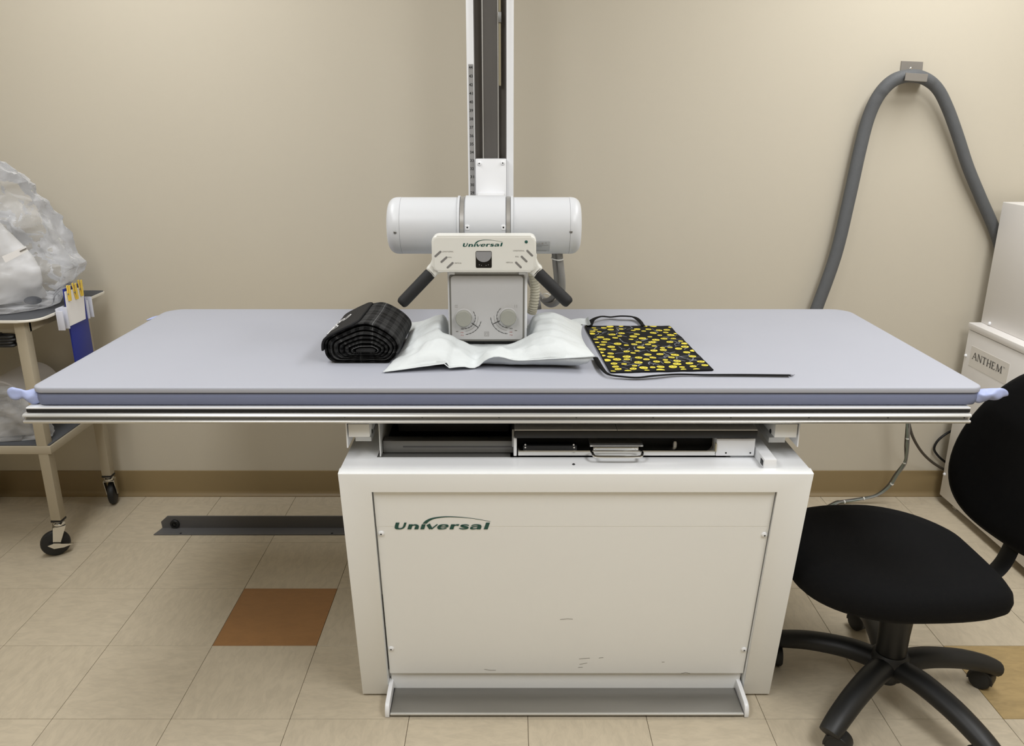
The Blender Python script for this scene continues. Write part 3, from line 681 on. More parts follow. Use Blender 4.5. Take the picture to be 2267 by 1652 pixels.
part('display_disc', B().prism([(x, PY - 0.0018, z) for x, z in L], (0, 0.0008, 0)), M_disp, dsp)
b = B()
for a in (-0.011, -0.0055, 0.0055, 0.011): stroke(b, [(cxm + a, PY - 0.0013, d0.z + 0.004 + abs(a) * 0.25), (cxm + a, PY - 0.0013, d0.z + 0.0055 + abs(a) * 0.25)], 0.0012, (0, -1, 0))
part('display_marks', b, M_stick, dsp, smooth=False, fix=False, kind='stuff')
p = cpp(1165, 535.5, 0.0006); part('power_lamp', B().lathe([(0.0038, 0), (0.0038, 0.001), (0.0024, 0.0016), (0, 0.0018)], face_to(p, (0, -1, 0)), 14), M_green, cpn, label='small dark green lamp')
# handles: flared horn and black grip
for pts, g0, g1 in (([(980, 562), (957, 562), (955.5, 575), (951, 586), (943.5, 596), (952, 606), (961, 615), (970, 607.5), (983, 603.5), (995, 602), (995, 580)], (953, 605), (889, 672)), ([(1160, 562), (1186, 562), (1188.5, 574), (1193, 585), (1201, 595), (1192, 605), (1183, 614), (1174, 606.5), (1161, 602.5), (1149, 601), (1149, 580)], (1191, 604), (1259, 671))):
    hp_ = smooth_path([at(x, y, Y=PY + 0.006) for x, y in pts], 4)
    hn = part('handle_horn', B().rprism(hp_, 0.034, 0.006), M_cream, cpn, angle=50)
    ga = at(*g0, Y=PY + 0.020); gb = at(*g1, Y=PY - 0.004); d = (gb - ga); n_ = d.length; d.normalize(); gr = 0.0152
    prof = [(gr - 0.002, 0), (gr, 0.002), (gr, n_ - 0.008)] + [(gr - 0.008 + 0.008 * math.cos(rad(a)), n_ - 0.008 + 0.012 * math.sin(rad(a))) for a in range(15, 91, 15)] + [(0, n_ + 0.004)]
    part('handle_grip', B().lathe(prof, face_to(ga, d), 28), M_foam, cpn, label='black foam grip')
# collimator
CYf = 2.0; cz0, cz1_ = at(1078, 755, Y=CYf).z, at(1078, 607, Y=CYf).z
kx0, kx1 = -0.1500, 0.0405
b = B(); bx0, bx1 = kx0 - 0.005, kx1 + 0.007
b.prism([(bx0 + 0.012, 2.012, cz0 - 0.001), (bx0, 2.012, cz0 + 0.03), (bx0, 2.012, cz1_ + 0.005), (bx1, 2.012, cz1_ + 0.005), (bx1, 2.012, cz0 + 0.03), (bx1 - 0.012, 2.012, cz0 - 0.001)], (0, 0.19, 0), 0.006, 3)
b.box(bx0 + 0.001, bx1 - 0.001, 2.004, 2.03, cz0 + 0.004, cz1_ + 0.006, 0.003)
col = part('collimator', b, M_white, st, label='white box collimator with two grey dial knobs')
part('collimator_neck', B().box(-0.115, 0.008, 2.06, 2.19, cz1_, TZc - 0.05, 0.004), M_white, col)
part('face_rim', B().prism([(x, CYf, z) for x, z in rrect(kx0, kx1, cz0, cz1_, 0.010, 5)], (0, 0.012, 0), 0.001, 1), M_rim, col)
part('face_plate', B().prism([(x, CYf - 0.0012, z) for x, z in rrect(kx0 + 0.0045, kx1 - 0.0045, cz0 + 0.0045, cz1_ - 0.0045, 0.008, 5)], (0, 0.004, 0)), M_face, col)
FY = CYf - 0.0012
for x0_, x1_ in ((bx0 + 0.004, bx0 + 0.020), (bx1 - 0.022, bx1 - 0.004)): part('face_clip', B().box(x0_, x1_, CYf - 0.002, CYf + 0.02, cz1_ - 0.001, cz1_ + 0.006, 0.0015), M_white, col)
for x in (kx0 + 0.011, kx1 - 0.011): part('rail_end', B().box(x - 0.004, x + 0.004, CYf + 0.004, CYf + 0.03, cz0 - 0.009, cz0 + 0.002, 0.001), M_face, col)
part('light_window', B().box(kx0 + 0.018, kx1 - 0.018, CYf + 0.006, 2.19, cz0 - 0.006, cz0 + 0.002), M_black, col)
K1, K2 = at(1027, 703.5, Y=FY), at(1125, 701.5, Y=FY)
for p, a in ((K1, 1), (K2, -1)):
    k = part('dial_knob', B().lathe([(0.0235, 0), (0.0235, 0.002), (0.0222, 0.003)], face_to(p, (0, -1, 0)), 36), M_face, col)
    part('knob_cap', B().lathe([(0.0205, 0.002), (0.0205, 0.0135), (0.0192, 0.016), (0, 0.0163)], face_to(p, (0, -1, 0)), 36), M_knob, k, label='grey round knob')
b = B(); bg = B(); brd = B()
def arc(bb, c, r, a0, a1, wd, ticks=0, tl=0.0016, tw=0.0008):
    P = [c + Vector((r * math.cos(rad(a0 + (a1 - a0) * k / 20)), 0, r * math.sin(rad(a0 + (a1 - a0) * k / 20)))) for k in range(21)]
    stroke(bb, P, wd, (0, -1, 0))
    for k in range(ticks):
        a = rad(a0 + (a1 - a0) * (k + 0.5) / ticks); e = Vector((math.cos(a), 0, math.sin(a)))
        stroke(bb, [c + e * (r - tl), c + e * (r + tl)], tw, (0, -1, 0))
arc(b, K1, 0.029, 35, -88, 0.0009, 8); arc(bg, K1, 0.036, 5, -85, 0.0005); arc(b, K1, 0.0445, -12, -85, 0.0010, 7)
arc(b, K2, 0.029, 128, 268, 0.0009, 8); arc(bg, K2, 0.036, 175, 265, 0.0005); arc(b, K2, 0.0445, 182, 268, 0.0010, 7)
for c, a in ((K1, -35), (K2, 206)):
    e = Vector((math.cos(rad(a)), 0, math.sin(rad(a)))); stroke(b, [c + e * 0.024, c + e * 0.0445], 0.0016, (0, -1, 0), 0.0008)
for px, py in ((1027, 687.5), (1131.5, 687)):
    p = at(px, py, Y=FY - 0.0035); stroke(b, [p - Vector((0.0015, 0, 0)), p + Vector((0.0015, 0, 0))], 0.001, (0, -1, 0))
sq = at(1077.5, 739.5, Y=FY)
for r in (0.0055, 0.0028):
    Pq = [sq + Vector((r * x, 0, r * z)) for x, z in ((-1, -1), (1, -1), (1, 1), (-1, 1))]
    for k in range(4): stroke(bg, [Pq[k], Pq[(k + 1) % 4]], 0.0006, (0, -1, 0))
for px, py, v in ((1010, 678, 0), (1142, 678, 1)):
    p = at(px, py, Y=FY)
    for s_ in (-1, 1):
        o_ = Vector((0, 0, 0.0021)) * s_ if v == 0 else Vector((0.0026, 0, 0)) * s_; d_ = Vector((0.004, 0, 0)) if v == 0 else Vector((0, 0, 0.0038)); stroke(bg, [p + o_ - d_, p + o_ + d_], 0.0006, (0, -1, 0))
for px, py in ((1012, 734), (1142, 732)):
    p = at(px, py, Y=FY); stroke(bg, [p - Vector((0.003, 0, 0)), p + Vector((0.003, 0, 0))], 0.002, (0, -1, 0))
for (px, py, s), bb in zip(((1020, 729.5, '40'), (1019.5, 737.5, '100'), (1020, 743.5, '72'), (1128, 728.5, '40'), (1127.5, 736.5, '100'), (1128, 743, '72')), (b, brd, brd, b, brd, brd)):
    p = at(px, py, Y=FY); put_text(bb, s, p, (0.0075, 0, 0), (0, 0, 0.0026), (0, -1, 0))
dl = part('dial_print', b, M_ink, col, smooth=False, fix=False, kind='stuff', label='printed black dial scales')
part('dial_print', bg, M_ink2, col, smooth=False, fix=False, kind='stuff'); part('dial_print', brd, M_inkred, col, smooth=False, fix=False, kind='stuff')
# cables of the tube head
def cab(name, pts, r, m, parent, seg=12, **k): return part(name, B().tube(smooth_path(pts, 6), r, seg), m, parent, **k)
A = [at(1228, 556, Y=2.14), at(1230, 585, Y=2.15), at(1233, 620, Y=2.17), at(1231, 645, Y=2.21), at(1220, 662, Y=2.26), at(1205, 664, Y=2.33), at(1185, 645, Y=2.43), at(1165, 610, Y=2.55), at(1140, 590, Y=2.64)]
c1 = cab('tube_cable', A, 0.0085, M_cable, tube)
A2 = [at(1238, 556, Y=2.13), at(1241, 585, Y=2.135), at(1245, 620, Y=2.145), at(1244, 648, Y=2.17), at(1234, 668, Y=2.22), at(1216, 674, Y=2.28), at(1195, 655, Y=2.38), at(1172, 620, Y=2.5), at(1145, 600, Y=2.63)]
cab('tube_cable', A2, 0.0085, M_cable, tube)
for (q0, q1) in (((1222, 573), (1246, 575)),):
    a_, b_ = at(*q0, Y=2.128), at(*q1, Y=2.118); part('cable_tie', B().tube(smooth_path([a_ + Vector((0, .012, .002)), a_, (a_ + b_) / 2 + Vector((0, -.004, -.002)), b_, b_ + Vector((0, .014, .002))], 4), 0.0014, 6), M_tie, c1)
a_ = at(1206, 651, Y=2.27); part('cable_tie', B().tube(smooth_path([a_ + Vector((-.006, 0, -.014)), a_ + Vector((-.004, -.006, 0)), a_ + Vector((.006, -.008, .003)), a_ + Vector((.016, -.004, -.004))], 4), 0.0014, 6), M_tie, c1)
# corrugated hose beside the collimator
pts = smooth_path([at(1180, 606, Y=2.19), at(1184, 630, Y=2.20), at(1184, 655, Y=2.205), at(1180, 680, Y=2.21), at(1177, 692, Y=2.215)], 16)
part('corrugated_hose', B().tube(pts, [0.0125 + (0.0014 if k % 4 < 2 else -0.0006) for k in range(len(pts))], 16), M_corr, tube, angle=60)
a_, b_ = at(1190, 645, Y=2.30), at(1191, 684, Y=2.30)
part('hose_boot', B().tube([a_, b_], [0.004, 0.0105], 14), M_cable, tube, label='tapered dark grey cable boot')

# ================================================================== FLOOR RAIL of the stand
fr = thing('floor_rail', 'dark angle iron rail screwed to the floor behind the table', 'rail', (-0.2, 2.66, 0))
ra = at(340, 1185, Z=0.001).x; ry = at(340, 1185, Z=0.001).y; hh = 0.052; yv = ry + 0.05
part('rail_flange', B().prism([(ra, ry, 0.0005), (1.0, ry, 0.0005), (1.0, yv, 0.0005), (ra + 0.012, yv, 0.0005)], (0, 0, 0.004), 0.0008, 1), M_rail, fr)
part('rail_web', B().prism([(ra + 0.012, yv, 0.0005), (1.0, yv, 0.0005), (1.0, yv, hh), (ra + 0.036, yv, hh), (ra + 0.010, yv, hh * 0.55)], (0, 0.006, 0), 0.0008, 1), M_rail, fr)
q = at(388, 1161, Y=yv); part('rail_bumper', B().lathe([(0.017, 0), (0.017, 0.006), (0.0145, 0.008), (0.009, 0.008), (0.009, 0.0045), (0.005, 0.0045), (0.005, 0.009), (0, 0.009)], face_to((q.x, yv, max(q.z, 0.0215)), (0, -1, 0)), 24), M_black, fr, label='round black rubber bumper bolt')
for px in (400, 735): q = at(px, 1181, Z=0.0046); put_screw(screw_mesh('rail_bolt', 0.0045, M_dark, M_dark, 0.0012), (q.x, q.y, 0.0045), (0, 0, 1), fr)
# ================================================================== PILLOW
ZM = 0.8905
def pillow():
    b = B(); NU, NV = 84, 60
    TL, TRt, BL, BR = Vector((-0.282, 2.235)), Vector((0.212, 2.225)), Vector((-0.298, 1.828)), Vector((0.204, 1.832))
    def base(u, v):          # u left-right, v front-back
        p = (BL * (1 - u) + BR * u) * (1 - v) + (TL * (1 - u) + TRt * u) * v
        ed = 0.022 * math.sin(math.pi * u) * (1 - v) + -0.016 * math.sin(math.pi * u) * v          # hollow front and back edges
        sd = 0.016 * math.sin(math.pi * v)
        nx = sd * (1 - 2 * u); 
        p = Vector((p.x + nx, p.y + ed))
        p.y += 0.010 * math.exp(-((u - 0.44) / 0.05) ** 2) * (1 - v) ** 2
        return p
    def seam(u, v):
        s = 0.0
        s += 0.034 * max(0, u - 0.30) / 0.70 + 0.006
        if u < 0.30: s = 0.002 + 0.016 * u / 0.30
        s += 0.010 * math.exp(-((u - 0.55) / 0.06) ** 2) - 0.010 * math.exp(-((u - 0.44) / 0.035) ** 2)
        return max(0.0015, s * (1 - v) + 0.022 * v)
    def puff(u, v):
        e = max(0.0, (1 - abs(2 * u - 1) ** 2.6)) ** 0.55 * max(0.0, (1 - abs(2 * v - 1) ** 2.8)) ** 0.55
        lobe = 0.064 * math.exp(-((u - 0.19) / 0.17) ** 2) + 0.072 * math.exp(-((u - 0.83) / 0.18) ** 2) + 0.006
        back = 0.8 + 0.3 * v
        return e * lobe * back
    def top(u, v):
        p = base(u, v); z = seam(u, v) * (1 - min(1, 4 * min(v, 1 - v, u * 1.3, (1 - u) * 1.3)) * 0.55) + puff(u, v)
        # creases running from the lobes to the pressed middle
        q = Vector((u * 5, v * 22 + 3 * u, 1.3)); wv = noise.noise(q) * 0.0055 + noise.noise(Vector((u * 26, v * 9, 5))) * 0.0032
        fr = math.exp(-((v - 0.10) / 0.13) ** 2)
        z += (wv * (0.9 + 1.3 * fr)) * min(1, 8 * min(v, 1 - v, u, 1 - u) + 0.1)
        # folds fanning out of the pressed middle towards the front
        an = math.atan2(v - 0.48, u - 0.46); rd = math.hypot(v - 0.48, u - 0.46)
        z += 0.0105 * noise.noise(Vector((an * 4.2, rd * 2.0, 8))) * math.exp(-((rd - 0.34) / 0.16) ** 2) * min(1, 10 * min(v, 1 - v, u, 1 - u))
        z += 0.014 * fr * math.exp(-((u - 0.50 - 0.12 * v) / 0.07) ** 2) - 0.010 * fr * math.exp(-((u - 0.42) / 0.035) ** 2)
        if 1.985 < p.y < 2.22 and -0.17 < p.x < 0.06:
            z = min(z, 0.019)
        return Vector((p.x, p.y, ZM + max(0.0025, z)))
    def bot(u, v):
        t = top(u, v); d = min(v, 1 - v, u, 1 - u); k = max(0, 1 - d * 9)
        bl = 0.020 * math.sin(math.pi * min(1, d * 9)) * (0.35 + 0.65 * max(0, min(1, (u - 0.5) * 4)))
        return Vector((t.x + bl * (1 if 1 - u < 0.1 else 0) * 0.5, t.y - bl * (1 if v < 0.12 else 0), ZM + 0.0005 + (t.z - ZM - 0.0005) * k ** 1.3))
    # smooth the pressed patch a little
    G = [[top(i / NU, j / NV) for j in range(NV + 1)] for i in range(NU + 1)]
    for it in range(2):
        H = [[g.copy() for g in r] for r in G]
        for i in range(1, NU):
            for j in range(1, NV): H[i][j].z = (G[i][j].z * 2 + G[i - 1][j].z + G[i + 1][j].z + G[i][j - 1].z + G[i][j + 1].z) / 6
        G = H
    b.grid(lambda u, v: G[round(u * NU)][round(v * NV)], NU, NV)
    b.grid(lambda u, v: bot(u, v), NU, NV, True)
    bmesh.ops.remove_doubles(b.bm, verts=b.bm.verts, dist=0.0003)
    return b, G, NU, NV
pb_, PG, NU, NV = pillow()
pil = thing('pillow', 'plump white disposable pillow pressed under the collimator', 'pillow', (-0.045, 2.03, ZM))
part('pillow_body', pb_, M_pillow, pil, angle=80)
# seam ribbons: right corner ear and left front tip
edge = [PG[i][0] for i in range(NU + 1)]
b = B(); 
eb = [p + Vector((0, -0.004, 0.0005)) for p in edge]
b.tube(eb[::2], 0.0035, 6, ry=0.0012, up=(0, 0, 1)); part('front_seam', b, M_pillow, pil, angle=80)
c = PG[NU][NV]; fl_ = [c + Vector((-0.05, -0.02, 0.012)), c + Vector((-0.012, -0.01, 0.016)), c + Vector((0.006, -0.012, 0.016)), c + Vector((0.011, -0.02, 0.024))]
b = B(); b.grid(lambda u, v: smooth_path(fl_, 8)[min(24, round(u * 24))] + Vector((0.004 * v, -0.05 * v * (0.4 + 0.6 * u), -0.010 * v)), 24, 4)
part('seam_flap', b, M_pillow, pil, angle=80, label='thin fabric flap at the pillow corner')

# ================================================================== ROLLED BLANKET
def plaid_mat():
    m = bpy.data.materials.new('dark_plaid'); m.use_nodes = True; nt = m.node_tree; bs = nt.nodes['Principled BSDF']
    bs.inputs['Roughness'].default_value = 0.9; bs.inputs['Specular IOR Level'].default_value = 0.2
    uv = nt.nodes.new('ShaderNodeUVMap'); uv.uv_map = 'UVMap'; sp = nt.nodes.new('ShaderNodeSeparateXYZ'); nt.links.new(uv.outputs[0], sp.inputs[0])
    def mth(op, a, c=None):
        n = nt.nodes.new('ShaderNodeMath'); n.operation = op
        for i, v in enumerate((a, c)):
            if v is None: continue
            if isinstance(v, (int, float)): n.inputs[i].default_value = v
            else: nt.links.new(v, n.inputs[i])
        return n.outputs[0]
    def band(src, period, off, width):
        f = mth('FRACT', mth('ADD', mth('DIVIDE', src, period), off)); return mth('LESS_THAN', f, width)
    su, sv = sp.outputs[0], sp.outputs[1]
    g = mth('ADD', mth('MULTIPLY', band(su, 0.026, 0.0, 0.5), 0.5), mth('MULTIPLY', band(sv, 0.030, 0.1, 0.5), 0.5))
    thin = mth('MAXIMUM', mth('MULTIPLY', band(sv, 0.0075, 0.3, 0.10), band(sv, 0.06, 0.2, 0.6)), mth('MULTIPLY', band(su, 0.105, 0.2, 0.014), 2.2))
    thin2 = mth('MAXIMUM', thin, mth('MULTIPLY', band(sv, 0.088, 0.62, 0.016), 2.2))
    val = mth('ADD', mth('MULTIPLY', g, 0.034), mth('MULTIPLY', thin2, 0.05))
    val = mth('ADD', val, 0.003)
    cb = nt.nodes.new('ShaderNodeCombineColor')
    for i in range(3): nt.links.new(val, cb.inputs[i])
    nt.links.new(cb.outputs[0], bs.inputs['Base Color'])
    tc = nt.nodes.new('ShaderNodeTexCoord'); nz = nt.nodes.new('ShaderNodeTexNoise'); nz.inputs['Scale'].default_value = 350
    nt.links.new(tc.outputs['Object'], nz.inputs['Vector']); bp = nt.nodes.new('ShaderNodeBump'); bp.inputs['Strength'].default_value = 0.4; bp.inputs['Distance'].default_value = 0.002
    nt.links.new(nz.outputs['Fac'], bp.inputs['Height']); nt.links.new(bp.outputs[0], bs.inputs['Normal'])
    return m
M_plaid = plaid_mat()
BY = 1.905
cont = [(734, 801), (722, 790), (717.5, 776), (717.5, 761), (724, 750), (745, 738), (768, 727), (790, 718), (811, 715.5), (830, 720), (848, 729), (866, 741), (879, 755), (884, 770), (879, 785), (870, 797), (858, 803.5), (830, 806), (790, 806), (755, 805.5)]
cp = smooth_path([at(x, y, Y=BY) for x, y in cont], 4, closed=True)
for p in cp: p.z = max(p.z, ZM + 0.0005)
cen = at(815, 770, Y=BY)
bl_t = thing('rolled_blanket', 'rolled dark plaid blanket with black flap lying left of the pillow', 'blanket', (cen.x, 2.02, ZM))
def roll_ring(y, s, sag=0.0):
    return [Vector((cen.x + (p.x - cen.x) * s + 0.012 * (y - BY), y, cen.z + (p.z - cen.z) * s - 0.0)) for p in cp]
b = B(); uvl = b.bm.loops.layers.uv.new('UVMap'); n = len(cp)
per = [0.0]
for k in range(n): per.append(per[-1] + (cp[(k + 1) % n] - cp[k]).length)
def add_rings(rings, vv):
    R = [[b.bm.verts.new(p) for p in r] for r in rings]
    for i in range(len(R) - 1):
        for k in range(n):
            f = b.bm.faces.new((R[i][k], R[i][(k + 1) % n], R[i + 1][(k + 1) % n], R[i + 1][k]))
            for lp, (u_, v_) in zip(f.loops, ((per[k], vv[i]), (per[k + 1], vv[i]), (per[k + 1], vv[i + 1]), (per[k], vv[i + 1]))): lp[uvl].uv = (u_, v_)
    return R
ys = [BY + 0.004, BY + 0.001, BY, BY + 0.002]
L_ = 0.235
rings = [roll_ring(BY + L_ + 0.002, 0.93)] + [roll_ring(BY + L_ - 0.004, 0.985)] + [roll_ring(BY + 0.008 + (L_ - 0.012) * (1 - k / 10), 1.0) for k in range(11)] + [roll_ring(BY + 0.001, 0.985), roll_ring(BY, 0.955)]
for r in rings:
    for p in r:
        p.z = max(p.z, ZM + 0.0005); e = 0.0022 * noise.noise(Vector((p.x * 22, p.y * 16, p.z * 22))); p.x += e; p.z += abs(e)
vv = [r[0].y for r in rings]
R = add_rings(rings, vv); b.bm.faces.new(R[0])
# wound layers on the near end
lay = []; s = 0.955; lv = [BY]
lay.append(roll_ring(BY, s)); k_ = 0
while s > 0.14:
    for ds, dy in ((0.012, 0.012), (0.022, 0.026), (0.022, 0.006), (0.075, -0.001), (0.022, 0.004)):
        s2 = s - ds
        if s2 < 0.08: break
        s = s2; sz = s if k_ < 3 else s * 0.85
        rg = [Vector((cen.x - 0.000 + (p.x - cen.x) * s - 0.02 * (1 - s) * (1 if p.x < cen.x else -0.4), BY + dy, cen.z + (p.z - cen.z) * s * (0.98 - 0.25 * (1 - s)) - 0.010 * (1 - s))) for p in cp]
        for p in rg: p.y += 0.003 * noise.noise(p * 60)
        lay.append(rg); lv.append(lv[-1] + ds * 0.09)
    k_ += 1
R = add_rings(lay, lv); b.bm.faces.new(R[-1][::-1])
part('blanket_roll', b, M_plaid, bl_t, angle=70, fix=True)
# black flap over the left upper side
i0, i1 = 2 * 4, 7 * 4 + 1
fo = [cp[k].copy() for k in range(i0, i1)]
ctr = Vector((cen.x, BY, cen.z))
def flp(u, v, off):
    t = u * (len(fo) - 1); k = min(int(t), len(fo) - 2); p = fo[k].lerp(fo[k + 1], t - k)
    tn = (fo[k + 1] - fo[k]).normalized(); nn = Vector((-tn.z, 0, tn.x)); 
    if nn.dot(p - ctr) < 0: nn = -nn
    y0 = BY - 0.001; y1 = BY + L_ + 0.003
    ins = max(0, (u - 0.86) / 0.14) ** 2 * 0.02
    y = y0 + ins + (y1 - y0 - 2 * ins) * v
    return p + nn * off + Vector((0.012 * (y - BY), y - BY, 0)), nn
b = B(); b.grid(lambda u, v: flp(u, v, 0.0055)[0], 26, 20); b.grid(lambda u, v: flp(u, v, 0.001)[0], 26, 20, True)
gA = [[0]]
bm_ = b.bm; bmesh.ops.remove_doubles(bm_, verts=bm_.verts, dist=0.00005)
bd = [e for e in bm_.edges if len(e.link_faces) == 1]
flap = part('blanket_flap', b, M_flap, bl_t, label='plain black flap of the blanket', angle=60)
rim = [flp(k / 12 * 0.0 + k / 26, 0, 0.003)[0] for k in range(27)] + [flp(1, k / 20, 0.003)[0] for k in range(1, 21)] + [flp(1 - k / 26, 1, 0.003)[0] for k in range(1, 27)]
part('flap_binding', B().tube(rim, 0.0032, 8), M_flap, flap)
b = B()
scr_off = 0.0
scr = [[(.60, .46), (.66, .52), (.70, .63), (.66, .69), (.63, .62), (.58, .60), (.52, .62), (.47, .58)],
       [(.55, .50), (.60, .55), (.55, .59), (.50, .53), (.55, .48)], [(.47, .44), (.53, .48), (.48, .52), (.44, .47), (.49, .42)],
       [(.40, .37), (.47, .40), (.52, .36), (.48, .30), (.42, .34), (.47, .40)], [(.32, .22), (.38, .27), (.46, .33), (.55, .31), (.58, .24), (.52, .20), (.44, .20), (.36, .18), (.31, .20)],
       [(.36, .27), (.42, .30), (.40, .36)], [(.44, .24), (.50, .27), (.46, .30)]]
for s_ in scr:
    P = smooth_path([Vector((u, v, 0)) for u, v in s_], 5); Q = [flp(p.x * 0.95, p.y, 0.0062) for p in P]
    stroke(b, [q[0] for q in Q], 0.0032, Q[len(Q) // 2][1], 0.0006)
part('script_lettering', b, M_script, flap, label='white stitched script lettering', smooth=False, fix=False)

# ================================================================== APRON with smiling face print
ap = thing('printed_apron', 'folded black apron printed with yellow smiling faces beside the pillow', 'apron', (0.33, 2.0, ZM))
A00, A10, A11, A01 = (at(1352, 823, Z=ZM + .003), at(1578, 818, Z=ZM + .003), at(1482, 722, Z=ZM + .003), at(1296, 722, Z=ZM + .003))
def aph(u, v): return 0.0030 + 0.0012 * noise.noise(Vector((u * 4, v * 4, 2))) + 0.0006 * noise.noise(Vector((u * 13, v * 13, 9)))
def apf(u, v, off=0.0):
    p = A00 * (1 - u) * (1 - v) + A10 * u * (1 - v) + A11 * u * v + A01 * (1 - u) * v
    p = p + Vector((0.003 * noise.noise(Vector((v * 8, 0, 1))) * (1 if u > .9 else 0), 0.003 * noise.noise(Vector((u * 8, 3, 1))), 0))
    return Vector((p.x, p.y, ZM + aph(u, v) + off))
b = B(); b.grid(lambda u, v: apf(u, v), 40, 40); b.grid(lambda u, v: apf(u, v) * 1 - Vector((0, 0, aph(u, v) - 0.0004)), 40, 40, True)
for k in range(40):
    pass
cloth = part('apron_cloth', b, M_apron, ap, angle=80)
bd = B(); edge = [apf(k / 30, 0) for k in range(31)] + [apf(1, k / 30) for k in range(1, 31)] + [apf(1 - k / 30, 1) for k in range(1, 31)] + [apf(0, 1 - k / 30) for k in range(1, 30)]
bd.tube([p - Vector((0, 0, 0.0012)) for p in edge], 0.0022, 6, closed=True); part('apron_hem', bd, M_apron, cloth, angle=80)
UW, VW = (A10 - A00).length, (A01 - A00).length
b = B(); pts = []; tries = 0
while len(pts) < 112 and tries < 9000:
    tries += 1; u, v = random.uniform(0.0, 1.0), random.uniform(0.0, 1.0)
    r = random.choice((0.0105, 0.0095, 0.0085, 0.0068))
    if all(math.hypot((u - a) * UW, (v - c) * VW) > (r + q) * 1.26 for a, c, q in pts): pts.append((u, v, r))
def ap_in(u, v): return min(1, max(0, u)), min(1, max(0, v))
def apl(b, u, v, shp, off):
    vs = [b.bm.verts.new(apf(*ap_in(u + x / UW, v + y / VW), off)) for x, y in shp]
    try: b.bm.faces.new(vs)
    except ValueError: pass
bf = B()
for u, v, r in pts:
    a0 = random.uniform(-0.7, 0.7); ca, sa = math.cos(a0), math.sin(a0)
    rot = lambda x, y: (x * ca - y * sa, x * sa + y * ca)
    apl(b, u, v, [(r * math.cos(k * math.pi / 8), r * math.sin(k * math.pi / 8)) for k in range(16)], 0.0006)
    if 0.03 < u < 0.97 and 0.03 < v < 0.97:
        for s_ in (-1, 1): apl(bf, u, v, [rot(s_ * r * .33 + r * .11 * math.cos(k * math.pi / 4), r * .30 + r * .19 * math.sin(k * math.pi / 4)) for k in range(8)], 0.0011)
        up_ = [(r * .58 * math.cos(rad(a)), -r * .02 + r * .58 * math.sin(rad(a))) for a in range(200, 341, 20)]; lo_ = [(r * .46 * math.cos(rad(a)), r * .02 + r * .46 * math.sin(rad(a))) for a in range(340, 199, -20)]
        apl(bf, u, v, [rot(*q) for q in up_ + lo_], 0.0011)
part('face_print', b, M_smile, cloth, kind='stuff', label='scattered printed yellow smiling faces', smooth=False, fix=False)
part('face_features', bf, M_ink, cloth, kind='stuff', smooth=False, fix=False)
b = B(); k_ = 0; tries = 0
while k_ < 95 and tries < 4000:
    tries += 1; u, v = random.uniform(0.04, 0.96), random.uniform(0.04, 0.96); a0 = random.uniform(0, math.pi); ln = random.uniform(0.009, 0.016); cv = random.uniform(-0.35, 0.35)
    P = [(t * ln * math.cos(a0 + cv * t), t * ln * math.sin(a0 + cv * t)) for t in (-1, -.5, 0, .5, 1)]
    if any(math.hypot((u - a) * UW + x, (v - c) * VW + y) < q * 1.02 for a, c, q in pts for x, y in P): continue
    stroke(b, [apf(*ap_in(u + x / UW, v + y / VW), 0.0006) for x, y in P], random.choice((0.0016, 0.0028)), (0, 0, 1), 0.0); k_ += 1
part('squiggle_print', b, M_squig, cloth, kind='stuff', label='small printed grey lettering squiggles', smooth=False, fix=False)
def strap(pts, w0, tk, label):
    P = smooth_path(pts, 8); part('apron_strap', B().tube(P, [w0 * (0.55 + 0.45 * abs(math.cos(k * 0.09))) for k in range(len(P))], 8, ry=tk, up=(0, 0.2, 1)), M_strap, ap, label=label, angle=60)
strap([at(1304, 722, Z=ZM + .006), at(1311, 709, Z=ZM + .014), at(1330, 701, Z=ZM + .015), at(1352, 702, Z=ZM + .006), at(1375, 700, Z=ZM + .012), at(1402, 702, Z=ZM + .010), at(1416, 711, Z=ZM + .006), at(1424, 722, Z=ZM + .005)], 0.010, 0.0022, 'black neck loop of the apron')
strap([at(1318, 792, Z=ZM + .005), at(1332, 815, Z=ZM + .008), at(1348, 829, Z=ZM + .007), at(1378, 834, Z=ZM + .005), at(1412, 836, Z=ZM + .004), at(1450, 832, Z=ZM + .006), at(1500, 829, Z=ZM + .004), at(1560, 830, Z=ZM + .003), at(1650, 830, Z=ZM + .003), at(1748, 831, Z=ZM + .003)], 0.0068, 0.0022, 'long black tie string of the apron')
q = at(1750, 831, Z=ZM + .002); b = B(); b.tube([q, q + Vector((.006, 0, 0)), q + Vector((.011, .002, .001))], [.003, .0015, .0006], 6); part('tie_tip', b, M_squig, ap)
# ================================================================== CABLE SLEEVE on the wall and its hook
HY = 2.925
hpx = [(1778, 765), (1793, 722), (1808, 683), (1850, 565), (1880, 440), (1903, 335), (1922, 262), (1945, 212), (1975, 180), (2010, 168), (2045, 173), (2075, 196), (2098, 240), (2120, 300), (2143, 370), (2172, 440), (2203, 512), (2230, 600)]
hY = [2.930, 2.933, 2.935, 2.94, 2.945, 2.948, 2.945, 2.935, 2.927, 2.922, 2.925, 2.932, 2.94, 2.945, 2.950, 2.956, 2.960, 2.962]
hp = smooth_path([at(x, y, Y=Y) for (x, y), Y in zip(hpx, hY)], 8)
n = len(hp)
rw = [0.0228 if k < n * 0.45 else 0.0228 - 0.003 * min(1, (k - n * 0.45) / (n * 0.2)) for k in range(n)]
wd = [0.018 if (k < n * 0.42 or k > n * 0.62) else 0.021 for k in range(n)]
single('cable_sleeve', B().tube(hp, rw, 18, ry=wd, up=(0, 1, 0)), M_hose, 'thick grey cable sleeve looped over the wall hook', 'cable')
